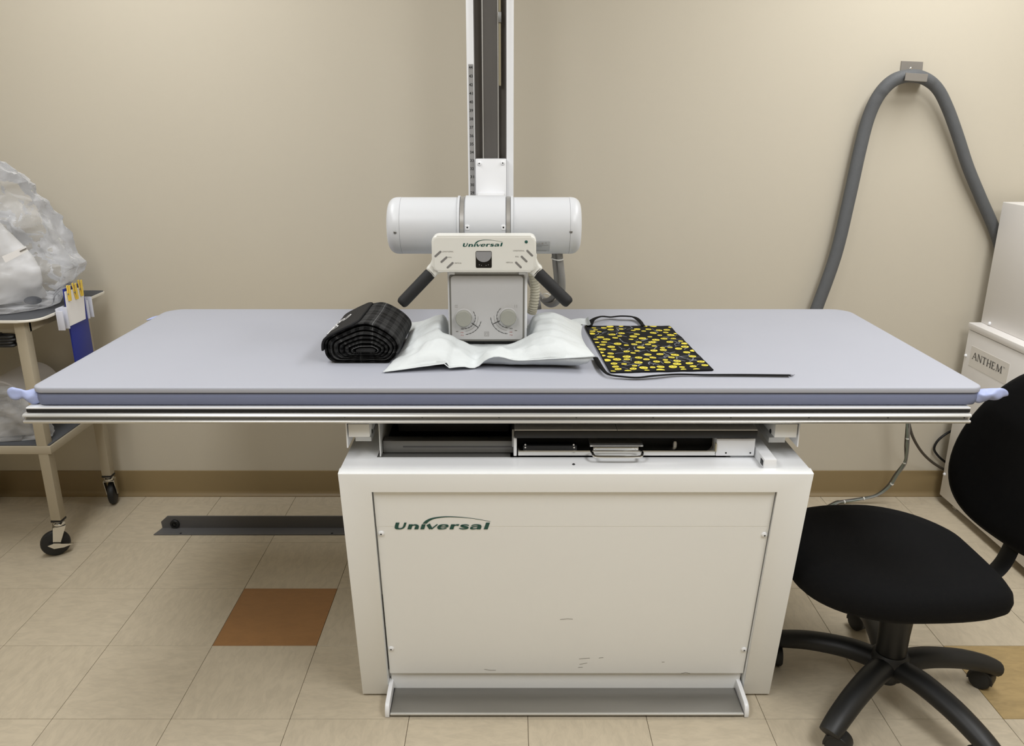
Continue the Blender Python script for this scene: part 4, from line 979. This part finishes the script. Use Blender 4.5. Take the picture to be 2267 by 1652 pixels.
hk = thing('wall_hook', 'bent grey steel hook plate screwed high on the back wall', 'hook', (at(2018, 150, Y=WY).x, WY, at(2018, 150, Y=WY).z))
def quad(pts, Y, dep):
    return [at(x, y, Y=Y) for x, y in pts]
Pq = quad([(1996, 135), (2044, 137), (2040, 182), (1991, 180)], WY - 0.004, 0)
part('hook_plate', B().prism(Pq, (0, 0.004, 0), 0.0004, 1), M_hook, hk)
Pl = quad([(2006, 161), (2055, 164), (2052, 181), (2003, 178)], 2.890, 0)
part('hook_lip', B().prism(Pl, (0, 0.004, 0), 0.0004, 1), M_hook, hk)
a_, b_ = Pl[3], Pl[2]
part('hook_shelf', B().hexa([a_ + Vector((.0005, .0045, 0)), b_ + Vector((-.0005, .0045, 0)), Vector((Pq[2].x, WY - 0.004, b_.z - 0.002)), Vector((Pq[3].x, WY - 0.004, a_.z - 0.002)), a_ + Vector((.0005, .0045, .004)), b_ + Vector((-.0005, .0045, .004)), Vector((Pq[2].x, WY - 0.004, b_.z + .002)), Vector((Pq[3].x, WY - 0.004, a_.z + .002))]), M_hook, hk)
put_screw(screw_mesh('screw_hook', 0.0055, M_chrome, M_chrome), at(2016.5, 152, Y=WY - 0.004), (0, -1, 0), hk)

# ================================================================== GENERATOR CABINET
gx = 1.722; gy0, gy1 = 2.02, 2.918
gen = thing('generator_cabinet', 'tall pale grey generator cabinet against the wall behind the chair', 'cabinet', (2.0, 2.5, 0))
gz0 = 0.035; gz1 = at(2143, 725, X=gx).z
gz1 = 0.716
lo = part('lower_housing', B().box(gx, 2.30, gy0, gy1, gz0, gz1 - 0.0015, 0.003), M_gen, gen)
part('housing_lid', B().box(gx - 0.004, 2.304, gy0 - 0.004, gy1 + 0.002, gz1 + 0.0015, 0.742, 0.0025), M_gen, gen)
uh = part('upper_housing', B().box(gx + 0.040, 2.28, gy0 + 0.03, gy1, 0.742, 1.184, 0.003), M_gen, gen)
SCG = screw_mesh('screw_gen', 0.0065, M_white, M_gen, 0.006)
for q in ((2132, 784), (2083, 1043)): p = at(q[0], q[1], X=gx); put_screw(SCG, (gx, min(p.y, gy1 - 0.012), p.z), (-1, 0, 0), lo)
p = at(2191, 719, X=gx + 0.04); put_screw(SCG, (gx + 0.04, p.y, max(p.z, 0.752)), (-1, 0, 0), uh)
for x, y in ((gx + 0.05, gy1 - 0.06), (gx + 0.05, gy0 + 0.06), (2.25, gy1 - 0.06), (2.25, gy0 + 0.06)):
    part('levelling_foot', B().lathe([(0.024, 0.0), (0.024, 0.008), (0.02, 0.012), (0.008, 0.013), (0.008, gz0 + 0.005)], Matrix.Translation((x, y, 0)), 20), M_chrome, gen)
# name plate with serif lettering
pa = at(2154, 792, X=gx); pbb = at(2219, 822, X=gx)
np0 = at(2150, 768, X=gx)
eu_ = Vector((0, -1, 0)) * (pa.y - pbb.y) ; hgt = 0.026; zb = pa.z - 0.004
pl = part('name_plate', B().box(gx - 0.0012, gx, pbb.y - 0.035, pa.y + 0.018, zb - 0.030, zb + hgt + 0.020, 0.0004, 1), M_plate, lo, label='pale name plate lettered ANTHEM')
b = B(); uw = pa.y - pbb.y
def LT(u, v): return Vector((gx - 0.0018, pa.y - u * uw, zb + v * hgt))
def bar(p, q, w): stroke(b, [LT(*p), LT(*q)], w, (-1, 0, 0), 0.0002)
TK, TN = 0.0048, 0.0022
def ser(u, v, w=0.022): bar((u - w, v), (u + w, v), 0.0016)
# A N T H E M, drawn with thick and thin strokes and serifs
bar((0.00, 0), (0.065, 1), TN); bar((0.065, 1), (0.135, 0), TK); bar((0.03, .36), (0.10, .36), TN); ser(0.0, 0.02); ser(0.135, 0.02)
bar((0.185, 0), (0.185, 1), TN); bar((0.185, 1), (0.300, 0), TK); bar((0.300, 0), (0.300, 1), TN); ser(0.185, 0.02); ser(0.18, .98); ser(0.300, .98)
bar((0.40, 0), (0.40, 1), TK); bar((0.345, .97), (0.455, .97), TN); bar((0.345, .97), (0.345, .80), TN); bar((0.455, .97), (0.455, .80), TN); ser(0.40, 0.02, 0.028)
bar((0.515, 0), (0.515, 1), TK); bar((0.615, 0), (0.615, 1), TK); bar((0.515, .5), (0.615, .5), TN)
for u in (0.515, 0.615): ser(u, .02); ser(u, .98)
bar((0.68, 0), (0.68, 1), TK); bar((0.66, .97), (0.755, .97), TN); bar((0.66, .03), (0.765, .03), TN); bar((0.68, .5), (0.74, .5), TN); bar((0.755, .97), (0.755, .82), TN); bar((0.765, .03), (0.765, .2), TN)
bar((0.825, 0), (0.835, 1), TN); bar((0.835, 1), (0.90, .05), TK); bar((0.90, .05), (0.965, 1), TN); bar((0.965, 1), (0.975, 0), TK); ser(0.825, .02); ser(0.975, .02, 0.028)
put_text(b, 'TM', LT(1.01, 0.84), Vector((0, -0.011, 0)), Vector((0, 0, 0.005)), (-1, 0, 0), 0.0002)
part('name_lettering', b, M_ink2 if False else mat('letter_grey', (84, 82, 80), 0.5), pl, smooth=False, fix=False)

# ================================================================== LOOSE CABLES at the wall
def cable(name, pts, r, m, label): return single(name, B().tube(smooth_path(pts, 7), r, 10), m, label, 'cable')
g = thing('cable_bundle', 'grey green cable bundle with white ties hanging behind the table to the floor', 'cable', (at(1900, 1105, Z=0.0).x, 2.9, 0))
cpts = [(1782, 752, 2.930), (1800, 800, 2.91), (1880, 835, 2.88), (1965, 868, 2.84), (2003, 905, 2.81), (2008, 940, 2.80), (2008, 985, 2.81), (2006, 1010, 2.83), (2000, 1028, 2.85), (1985, 1052, 2.87), (1970, 1076, 2.885), (1940, 1098, 2.90), (1905, 1106, 2.90), (1868, 1112, 2.90), (1845, 1117, 2.88)]
P1 = [at(x, y, Y=Y) for x, y, Y in cpts]
for p in P1: p.z = max(p.z, 0.007)
P1 += [Vector((1.12, 2.74, 0.007)), Vector((1.0, 2.56, 0.007)), Vector((0.80, 2.45, 0.007))]
c1 = part('cable_strand', B().tube(smooth_path(P1, 6), 0.0042, 10), M_cablegr, g)
part('cable_strand', B().tube([p + Vector((0.005, -0.003 + 0.003 * math.sin(k * 0.35), 0.003 + 0.002 * math.sin(k * 0.5))) for k, p in enumerate(smooth_path(P1, 6))], 0.0027, 8), M_cable, g)
part('cable_strand', B().tube([p + Vector((-0.002 + 0.004 * math.sin(k * 0.3), 0.005, 0.004)) for k, p in enumerate(smooth_path(P1, 6))], 0.0027, 8), M_cabledk, g)
for (x, y) in ((2008, 973), (2002, 1024), (1972, 1071), (1908, 1104), (1867, 1112)):
    Pn = smooth_path(P1, 6); q = min(Pn, key=lambda p: (p - at(x, y, Y=p.y)).length); i_ = Pn.index(q); t = (Pn[i_ + 1] - Pn[i_ - 1]).normalized()
    part('cable_tie', B().tube([q - t * 0.0025 + Vector((.002, 0, .001)), q + t * 0.0025 + Vector((.002, 0, .001))], 0.0072, 12), M_tie, g)
cable('power_cable', [at(1786, 752, Y=2.935), at(1815, 790, Y=2.93), at(1900, 825, Y=2.91), at(1985, 865, Y=2.87), at(2010, 910, Y=2.83), at(2013, 940, Y=2.82), at(2022, 970, Y=2.82), at(2040, 1000, Y=2.85), at(2062, 1022, Y=2.90), at(2085, 1037, Y=2.935), at(2110, 1050, Y=2.95)], 0.0052, M_cabledk, 'single brown grey cable sagging behind the table to the generator cabinet')
cable('black_cable', [at(2115, 950, Y=2.965), at(2094, 961, Y=2.966), at(2076, 976, Y=2.967), at(2068, 993, Y=2.967), at(2074, 1006, Y=2.967), at(2086, 1018, Y=2.966), at(2110, 1035, Y=2.965)], 0.0046, M_black, 'thin black cable loop beside the generator cabinet')

# ================================================================== SWIVEL CHAIR
ch = thing('swivel_chair', 'black upholstered swivel chair on five casters at the right', 'chair', (1.0, 1.785, 0))
CC = Vector((1.0, 1.785, 0)); CA = rad(9)
MC = Matrix.Translation(CC) @ Matrix.Rotation(CA, 4, 'Z')
# seat: local +x is towards the backrest
def seat_pt(a, s, z):
    ca, sa = math.cos(a), math.sin(a); e = 2 / 2.9
    e = 2 / (2.15 + 3.6 * max(0, math.cos(a + rad(45))) ** 4 + 1.6 * max(0, math.cos(a - rad(135))) ** 4); x = abs(ca) ** e * (1 if ca > 0 else -1); y = abs(sa) ** e * (1 if sa > 0 else -1)
    X = -0.040 + x * 0.258 * s; Y = 0.024 + y * (0.252 - 0.020 * x) * s
    zz = z + 0.012 * (x * s) ** 2 * (1 if x > 0 else -1.6) + 0.010 * (y * s) ** 2 - 0.004
    return Vector((0.950, 1.812, zz)) + Vector((x * 0.232 * s, y * 0.246 * s, 0))
prof = [(0.80, 0.352), (0.93, 0.358), (0.985, 0.372), (1.0, 0.392), (0.985, 0.412), (0.94, 0.428), (0.86, 0.437), (0.72, 0.442), (0.5, 0.440), (0.25, 0.437)]
b = B(); N = 64; R = [[b.bm.verts.new(seat_pt(2 * math.pi * k / N, s, z)) for k in range(N)] for s, z in prof]
for a, c in zip(R, R[1:]):
    for k in range(N): b.bm.faces.new((a[k], a[(k + 1) % N], c[(k + 1) % N], c[k]))
b.bm.faces.new(R[0][::-1]); b.bm.faces.new(R[-1])
part('seat', b, M_chair, ch, angle=80)
part('seat_pan', B().box(-0.14, 0.12, -0.13, 0.13, 0.335, 0.357, 0.006, M=MC), M_chairp, ch)
# backrest
def back_pt(a, s, t):
    ca, sa = math.cos(a), math.sin(a); e = 2 / 2.05
    y = abs(ca) ** e * (1 if ca > 0 else -1) * s; z = abs(sa) ** e * (1 if sa > 0 else -1) * s
    wy = 0.212 * (1 - 0.10 * (z - 0.0) ** 2 + 0.03 * z)
    X = 0.275 + t - 0.045 * (y ** 2) + 0.055 * (z + 1) * 0.5
    return MC @ Vector((X, y * wy, 0.665 + (z - 0.34 * y * y) * 0.232))
b = B(); bp = [(0.55, -0.030), (0.80, -0.029), (0.93, -0.024), (0.985, -0.014), (1.0, 0.0), (0.985, 0.012), (0.93, 0.020), (0.6, 0.022)]
R = [[b.bm.verts.new(back_pt(2 * math.pi * k / N, s, t)) for k in range(N)] for s, t in bp]
for a, c in zip(R, R[1:]):
    for k in range(N): b.bm.faces.new((a[k], a[(k + 1) % N], c[(k + 1) % N], c[k]))
b.bm.faces.new(R[0][::-1]); b.bm.faces.new(R[-1])
part('backrest', b, M_chair, ch, angle=80)
sp = smooth_path([MC @ Vector(p) for p in ((0.08, 0, 0.340), (0.22, 0, 0.340), (0.272, 0, 0.365), (0.300, 0, 0.45), (0.325, 0, 0.60))], 5)
part('back_support', B().tube(sp, 0.026, 4, ry=0.008, up=MC.to_3x3() @ Vector((1, 0, 0.2))), M_chairp, ch, label='flat black steel bar holding the backrest')
part('gas_column', B().lathe([(0.036, 0.095), (0.038, 0.20), (0.040, 0.235), (0.040, 0.336)], Matrix.Translation(CC), 28), M_chairp, ch)
part('base_hub', B().lathe([(0.024, 0.050), (0.026, 0.052), (0.026, 0.07), (0.046, 0.074), (0.053, 0.10), (0.049, 0.128), (0.040, 0.140)], Matrix.Translation(CC), 28), M_chairp, ch)
for k in range(5):
    a = rad(6 + 72 * k); d = Vector((math.cos(a), math.sin(a), 0))
    pts = smooth_path([CC + d * 0.030 + Vector((0, 0, .105)), CC + d * 0.10 + Vector((0, 0, .112)), CC + d * 0.19 + Vector((0, 0, .102)), CC + d * 0.26 + Vector((0, 0, .083)), CC + d * 0.297 + Vector((0, 0, .068)), CC + d * 0.312 + Vector((0, 0, .060))], 5)
    m_ = len(pts); rx = [0.033 - 0.008 * j / m_ for j in range(m_)]; rz = [0.028 - 0.008 * j / m_ for j in range(m_)]
    rx[-1] = 0.014; rz[-1] = 0.010
    leg = part('base_leg', B().tube(pts, rx, 14, ry=rz, up=(0, 0, 1)), M_chairp, ch, angle=60)
    ct = CC + d * 0.290; yaw = a + rad((40, -55, 20, 12, 75)[k]); w_ = Vector((math.cos(yaw), math.sin(yaw), 0)); fw = Vector((-w_.y, w_.x, 0)); ax = ct + fw * 0.014
    cs = part('caster', B().tube([ct + Vector((0, 0, .045)), ct + Vector((0, 0, .070))], 0.011, 12), M_chairp, leg)
    # hood
    b = B(); hpts = []
    for j in range(13):
        t = rad(-12 + 204 * j / 12); hpts.append((0.0315 * math.cos(t), 0.0315 * math.sin(t)))
    hpts += [(0.0265 * math.cos(rad(192 - 204 * j / 12)), 0.0265 * math.sin(rad(192 - 204 * j / 12))) for j in range(13)]
    q3 = lambda x, z, s: ax + fw * x + Vector((0, 0, 0.028 + z)) + w_ * s
    b.prism([q3(x, z, -0.020) for x, z in hpts], w_ * 0.040, 0.0015, 1)
    part('caster_hood', b, M_chairp, leg)
    for s_ in (-1, 1): part('caster_wheel', B().lathe([(0.020, -0.009), (0.027, -0.006), (0.0275, 0.0), (0.027, 0.006), (0.020, 0.0095), (0, 0.0095)], face_to(ax + Vector((0, 0, 0.0277)) + w_ * (s_ * 0.0125), w_ * s_), 24), M_wheel, leg)

# ================================================================== UTILITY CART at the left
ct = thing('utility_cart', 'beige two-shelf rolling cart with dark mats in the left corner', 'cart', (-1.8, 2.71, 0))
kx0_, kx1_, ky0, ky1, kz = -2.16, -1.497, 2.478, 2.945, 0.858
def cart_outline(i, rf=0.06, rb=0.02):
    out = []
    for cx, cy, a, q in ((kx1_ - rf, ky0 + rf, -90, rf - i), (kx1_ - rb, ky1 - rb, 0, rb - i), (kx0_ + rb, ky1 - rb, 90, rb - i), (kx0_ + rf, ky0 + rf, 180, rf - i)):
        for k in range(9): t = rad(a + 90 * k / 8); out.append((cx + q * math.cos(t), cy + q * math.sin(t)))
    return out
rp = cart_outline(0)
tp_c = part('cart_top', B().prism([(x, y, kz - 0.0095) for x, y in rp], (0, 0, 0.0085), 0.0025, 2), M_cartedge, ct)
part('top_mat', B().prism([(x, y, kz - 0.0022) for x, y in cart_outline(0.003)], (0, 0, 0.0022)), M_cartmat, tp_c, label='dark grey mat on the cart top')
part('apron_rail', B().box(kx0_ + 0.05, kx1_ - 0.055, ky0 + 0.045, ky0 + 0.06, kz - 0.05, kz - 0.0095).box(kx0_ + 0.05, kx1_ - 0.055, ky1 - 0.06, ky1 - 0.045, kz - 0.05, kz - 0.0095).box(kx1_ - 0.07, kx1_ - 0.055, ky0 + 0.05, ky1 - 0.05, kz - 0.05, kz - 0.0095), M_cartleg, ct)
sz = 0.415
sh = part('lower_shelf', B().box(kx0_ + 0.03, kx1_ - 0.045, ky0 + 0.025, ky1 - 0.02, sz - 0.028, sz, 0.002), M_cartleg, ct)
part('shelf_mat', B().box(kx0_ + 0.035, kx1_ - 0.05, ky0 + 0.032, ky1 - 0.027, sz, sz + 0.004, 0.001), M_cartmat, sh, label='dark mat on the lower shelf')
lx = (kx1_ - 0.075, kx0_ + 0.075); ly = (ky0 + 0.045, ky1 - 0.055)
for i, x in enumerate(lx):
    for j, y in enumerate(ly):
        lg = part('leg', B().box(x - 0.018, x + 0.018, y - 0.018, y + 0.018, 0.135, kz - 0.0095, 0.004), M_cartleg, ct)
        part('leg_cap', B().box(x - 0.0185, x + 0.0185, y - 0.0185, y + 0.0185, 0.128, 0.136, 0.002), M_black, lg)
        cst = part('caster', B().lathe([(0.008, 0.112), (0.019, 0.114), (0.019, 0.120), (0.014, 0.124), (0.014, 0.128)], Matrix.Translation((x, y, 0)), 18), M_chrome, ct)
        yaw = rad((68, 15, 80, 30)[i * 2 + j]); w_ = Vector((math.cos(yaw), math.sin(yaw), 0)); fw = Vector((-w_.y, w_.x, 0))
        if (i, j) == (0, 0): fw = Vector((-0.85, -0.5, 0)).normalized(); w_ = Vector((0.5, -0.85, 0)).normalized()
        wc = Vector((x, y, 0.0475)) + fw * 0.022
        wh = part('caster_wheel', B().lathe([(0.010, -0.014), (0.036, -0.013), (0.044, -0.010), (0.0475, -0.004), (0.0475, 0.004), (0.044, 0.010), (0.036, 0.013), (0.010, 0.014), (0, 0.014)], face_to(wc, w_), 28), M_wheel, cst)
        b = B()
        for s_ in (-1, 1):
            o_ = w_ * (s_ * 0.018)
            top_ = Vector((x, y, 0.112)); b.prism([top_ + o_ - fw * 0.018, top_ + o_ + fw * 0.022, wc + o_ + fw * 0.010 + Vector((0, 0, -0.008)), wc + o_ - fw * 0.012 + Vector((0, 0, -0.004))], w_ * (s_ * 0.0022))
        tq = Vector((x, y, 0.110)); b.prism([tq - fw * 0.018 - w_ * 0.02, tq + fw * 0.022 - w_ * 0.02, tq + fw * 0.022 + w_ * 0.02, tq - fw * 0.018 + w_ * 0.02], (0, 0, 0.0025))
        part('caster_fork', b, M_chrome, cst)
        if (i, j) == (0, 0):
            bp_ = wc + w_ * 0.024 - fw * 0.005
            part('caster_brake', B().prism([bp_ + fw * 0.030 + Vector((0, 0, .006)), bp_ + fw * 0.010 + Vector((0, 0, .010)), bp_ - fw * 0.018 + Vector((0, 0, .002)), bp_ - fw * 0.050 + Vector((0, 0, -.006)), bp_ - fw * 0.018 + Vector((0, 0, -.012)), bp_ + fw * 0.012 + Vector((0, 0, -.010))], w_ * 0.004), M_chrome, cst, label='pressed steel brake lever')
# black loops and a block, standing in for an unidentified dark shape
b = B()
for k in range(4):
    z = kz - 0.062 - k * 0.0095; xo = -1.725 + 0.005 * math.sin(k * 2.1)
    b.tube(smooth_path([(xo - .07, 2.505, z), (xo + .10, 2.500, z), (xo + .125, 2.512, z + .001), (xo + .10, 2.528, z + .001), (xo - .07, 2.528, z + .001)], 6), 0.0055, 8)
b.box(-1.81, -1.64, 2.508, 2.524, kz - 0.096, kz - 0.05, 0.003)
single('black_loop_shape', b, M_black, 'looped black shape under the cart top', 'cable')
# blue board hanging on the cart side, with its holder, card and pegs
BX = -1.478
bbp = lambda x, y, o=0.0: at(x, y, X=BX + o)
hb = thing('blue_board', 'narrow blue hanging board in a pale plastic holder on the cart side', 'board', (BX, 2.7, 0.4))
p0, p1 = bbp(139, 650), bbp(190, 637)
ya, yb_ = bbp(150, 690).y, bbp(190, 672).y
b = B().box(BX - 0.006, BX, ya, yb_, 0.50, p0.z + 0.012, 0.001)
part('board_panel', b, M_blue, hb)
zt, zb_ = kz + 0.012, kz - 0.062
for y0_, y1_ in ((ya - 0.046, ya + 0.003), (yb_ - 0.002, yb_ + 0.026)):
    hd = part('holder_clip', B().box(BX - 0.016, BX - 0.010, y0_, y1_, zb_, zt, 0.002).box(BX - 0.014, BX + 0.007, y0_, y0_ + 0.006, zb_, zt - 0.008, 0.002).box(BX - 0.014, BX + 0.010, y0_ + 0.024, y0_ + 0.029, zb_, zt, 0.002), M_clearp, hb)
part('holder_back', B().box(kx1_ + 0.0005, BX - 0.0105, ya - 0.03, yb_ + 0.02, kz - 0.05, kz - 0.004), M_black, hb)
c0, c1_ = bbp(150, 690, .003), bbp(188, 690, .003)
cA, cB, cC, cD = bbp(143, 646, .004), bbp(184, 634, .004), bbp(190, 706, .004), bbp(154, 723, .004)
single('paper_card', B().prism([cA, cB, cC, cD], (-0.0015, 0, 0)), M_card, 'blank white card clipped on the blue board', 'card')
def peg(px, py, px2, py2, tilt, label):
    p, q = bbp(px, py, .006), bbp(px2, py2, .006); up_ = (p - q); L_p = up_.length; up_.normalize(); sd = Vector((0, -1, 0)); sd = (sd - up_ * sd.dot(up_)).normalized(); ou = sd.cross(up_); ou = ou if ou.x > 0 else -ou
    t = thing('clip_peg', label, 'clip', q, 'yellow pegs on the blue board')
    P = lambda a, o, s: q + up_ * a + ou * o + sd * s
    for o0, o1, oo in ((0.0, 0.0035, -0.004), (0.0042, 0.0077, 0.006)):
        h = [P(0, o0, -.0045), P(0, o1, -.0045), P(0, o1, .0045), P(0, o0, .0045), P(L_p, o0 + oo * tilt, -.0045), P(L_p, o1 + oo * tilt, -.0045), P(L_p, o1 + oo * tilt, .0045), P(L_p, o0 + oo * tilt, .0045)]
        part('peg_jaw', B().hexa(h, 0.0008, 1), M_yel, t)
    part('peg_spring', B().tube([P(L_p * .45, .0038, -.0055), P(L_p * .45, .0038, .0055)], 0.0026, 10), M_btn, t)
peg(148, 632, 153, 666, 0.3, 'yellow peg nearest the front of the blue board')
peg(160, 627, 169, 662, 0.6, 'middle yellow peg of the three on the blue board')
peg(173, 620, 180, 655, 0.6, 'yellow peg nearest the wall on the blue board')
# paper roll on the lower shelf
RY0, RY1, RR = 2.66, 2.90, 0.088
single('paper_roll', B().lathe([(0.022, -0.001), (0.03, 0.0), (RR - .004, 0.0), (RR, 0.004), (RR, RY1 - RY0 - .004), (RR - .004, RY1 - RY0), (0.03, RY1 - RY0)], face_to((-1.785, RY0, sz + 0.0045 + RR), (0, 1, 0)), 48), M_paper, 'large white paper roll lying on the lower cart shelf', 'paper roll')

# ================================================================== PLASTIC BAGS
def crumple(c, fn, N=72, Mv=54, amp=0.012, fr=14, seed=0):
    b = B(); rows = []
    for j in range(Mv + 1):
        t = j / Mv; row = []
        for i in range(N):
            a = 2 * math.pi * i / N; p = fn(a, t); d = (p - c); d.z *= 0.3; d.normalize() if d.length else None
            q = p * fr + Vector((seed, seed, seed))
            rid = abs(noise.noise(q)) + 0.6 * abs(noise.noise(q * 2.1)) + 0.35 * abs(noise.noise(q * 4.3))
            p = p + d * (0.45 - rid) * amp * (0.25 if t < 0.02 else 1)
            row.append(b.bm.verts.new(p))
        rows.append(row)
    for r0, r1 in zip(rows, rows[1:]):
        for i in range(N): b.bm.faces.new((r0[i], r0[(i + 1) % N], r1[(i + 1) % N], r1[i]))
    b.bm.faces.new(rows[0][::-1]); b.bm.faces.new(rows[-1])
    return b
bagc = Vector((-1.84, 2.70, kz + 0.002))
# right-hand profile of the bag, by height
prf = [(0.0, 0.29), (0.03, 0.305), (0.07, 0.34), (0.105, 0.385), (0.135, 0.39), (0.165, 0.365), (0.22, 0.35), (0.27, 0.335), (0.32, 0.30), (0.37, 0.262), (0.42, 0.228), (0.47, 0.18), (0.495, 0.11), (0.505, 0.03)]
def bagf(a, t):
    z = 0.505 * t; k = 0
    while k < len(prf) - 2 and prf[k + 1][0] < z: k += 1
    (za, ra_), (zb2, rb) = prf[k], prf[k + 1]; r = ra_ + (rb - ra_) * min(1, max(0, (z - za) / (zb2 - za)))
    ry_ = min(0.2, r * 0.72)
    return bagc + Vector((r * math.cos(a), ry_ * math.sin(a), z + 0.001))
bag = thing('plastic_bag', 'large crumpled clear plastic bag of white packing standing on the cart top', 'bag', bagc)
part('bag_film', crumple(bagc + Vector((0, 0, .2)), bagf, 110, 80, 0.055, 5.5, 1), M_film, bag, angle=28)
def inner(a, t):
    z = 0.015 + 0.455 * t; r = 0.27 * (1 - 0.5 * t ** 1.6) * (0.90 + 0.13 * math.sin(3 * a + 5 * t)); r *= math.sqrt(max(0.02, 1 - t ** 6))
    return bagc + Vector((-0.03 + r * math.cos(a), 0.62 * r * math.sin(a), z))
part('bag_contents', crumple(bagc + Vector((-0.03, 0, .2)), inner, 90, 50, 0.03, 4, 5), M_foamw, bag, angle=60, label='white packing inside the bag')
sa, sb, sc_, sd_ = [at(x, y, Y=2.50) for x, y in ((4, 568), (56, 545), (62, 556), (12, 582))]
stb = part('bag_sticker', B().prism([sa, sb, sc_, sd_], (0, 0.001, 0)), M_card, bag, label='white sticker on the bag')
b = B(); stroke(b, [at(44, 557, Y=2.499), at(59, 550, Y=2.499)], 0.004, (0, -1, 0))
part('sticker_print', b, M_ink2, stb, smooth=False, fix=False)
q = at(72, 662, Y=2.66); b = B().lathe([(0.026 * math.cos(rad(a)), 0.014 * math.sin(rad(a))) for a in range(-80, 81, 20)], Matrix.Translation((q.x, q.y, kz + 0.024)) @ Matrix.Diagonal((1.1, 0.8, 1, 1)), 20)
part('bag_contents', b, mat('dark_blue_item', (52, 60, 78), 0.6), bag, label='dark blue item at the bottom of the bag')
b = B().box(-2.03, -1.72, 2.53, 2.58, kz + 0.006, kz + 0.028, 0.006); part('bag_contents', b, mat('grey_green_item', (112, 116, 104), 0.7, var=0.3, scale=40), bag, label='grey printed packet in the bag')
lc = Vector((-1.78, 2.585, sz + 0.0045))
def lowf(a, t):
    z = 0.17 * t; r = 0.215 * (1 - 0.35 * t ** 2) * (1 if t < .96 else .7)
    return lc + Vector((r * math.cos(a) * 0.95, 0.055 * math.sin(a) * (1 - .3 * t), z + 0.001))
lb_ = thing('plastic_bag', 'small clear plastic bag lying on the lower cart shelf', 'bag', lc)
part('bag_film', crumple(lc + Vector((0, 0, .08)), lowf, 80, 40, 0.03, 14, 9), M_film2, lb_, angle=28)
def lowi(a, t):
    z = 0.012 + 0.11 * t; r = 0.16 * (1 - 0.4 * t ** 2); return lc + Vector((-0.02 + r * math.cos(a), 0.035 * math.sin(a), z))
part('bag_contents', crumple(lc, lowi, 50, 24, 0.02, 12, 3), mat('grey_packing', (150, 146, 140), 0.7, var=0.15), lb_, angle=50)
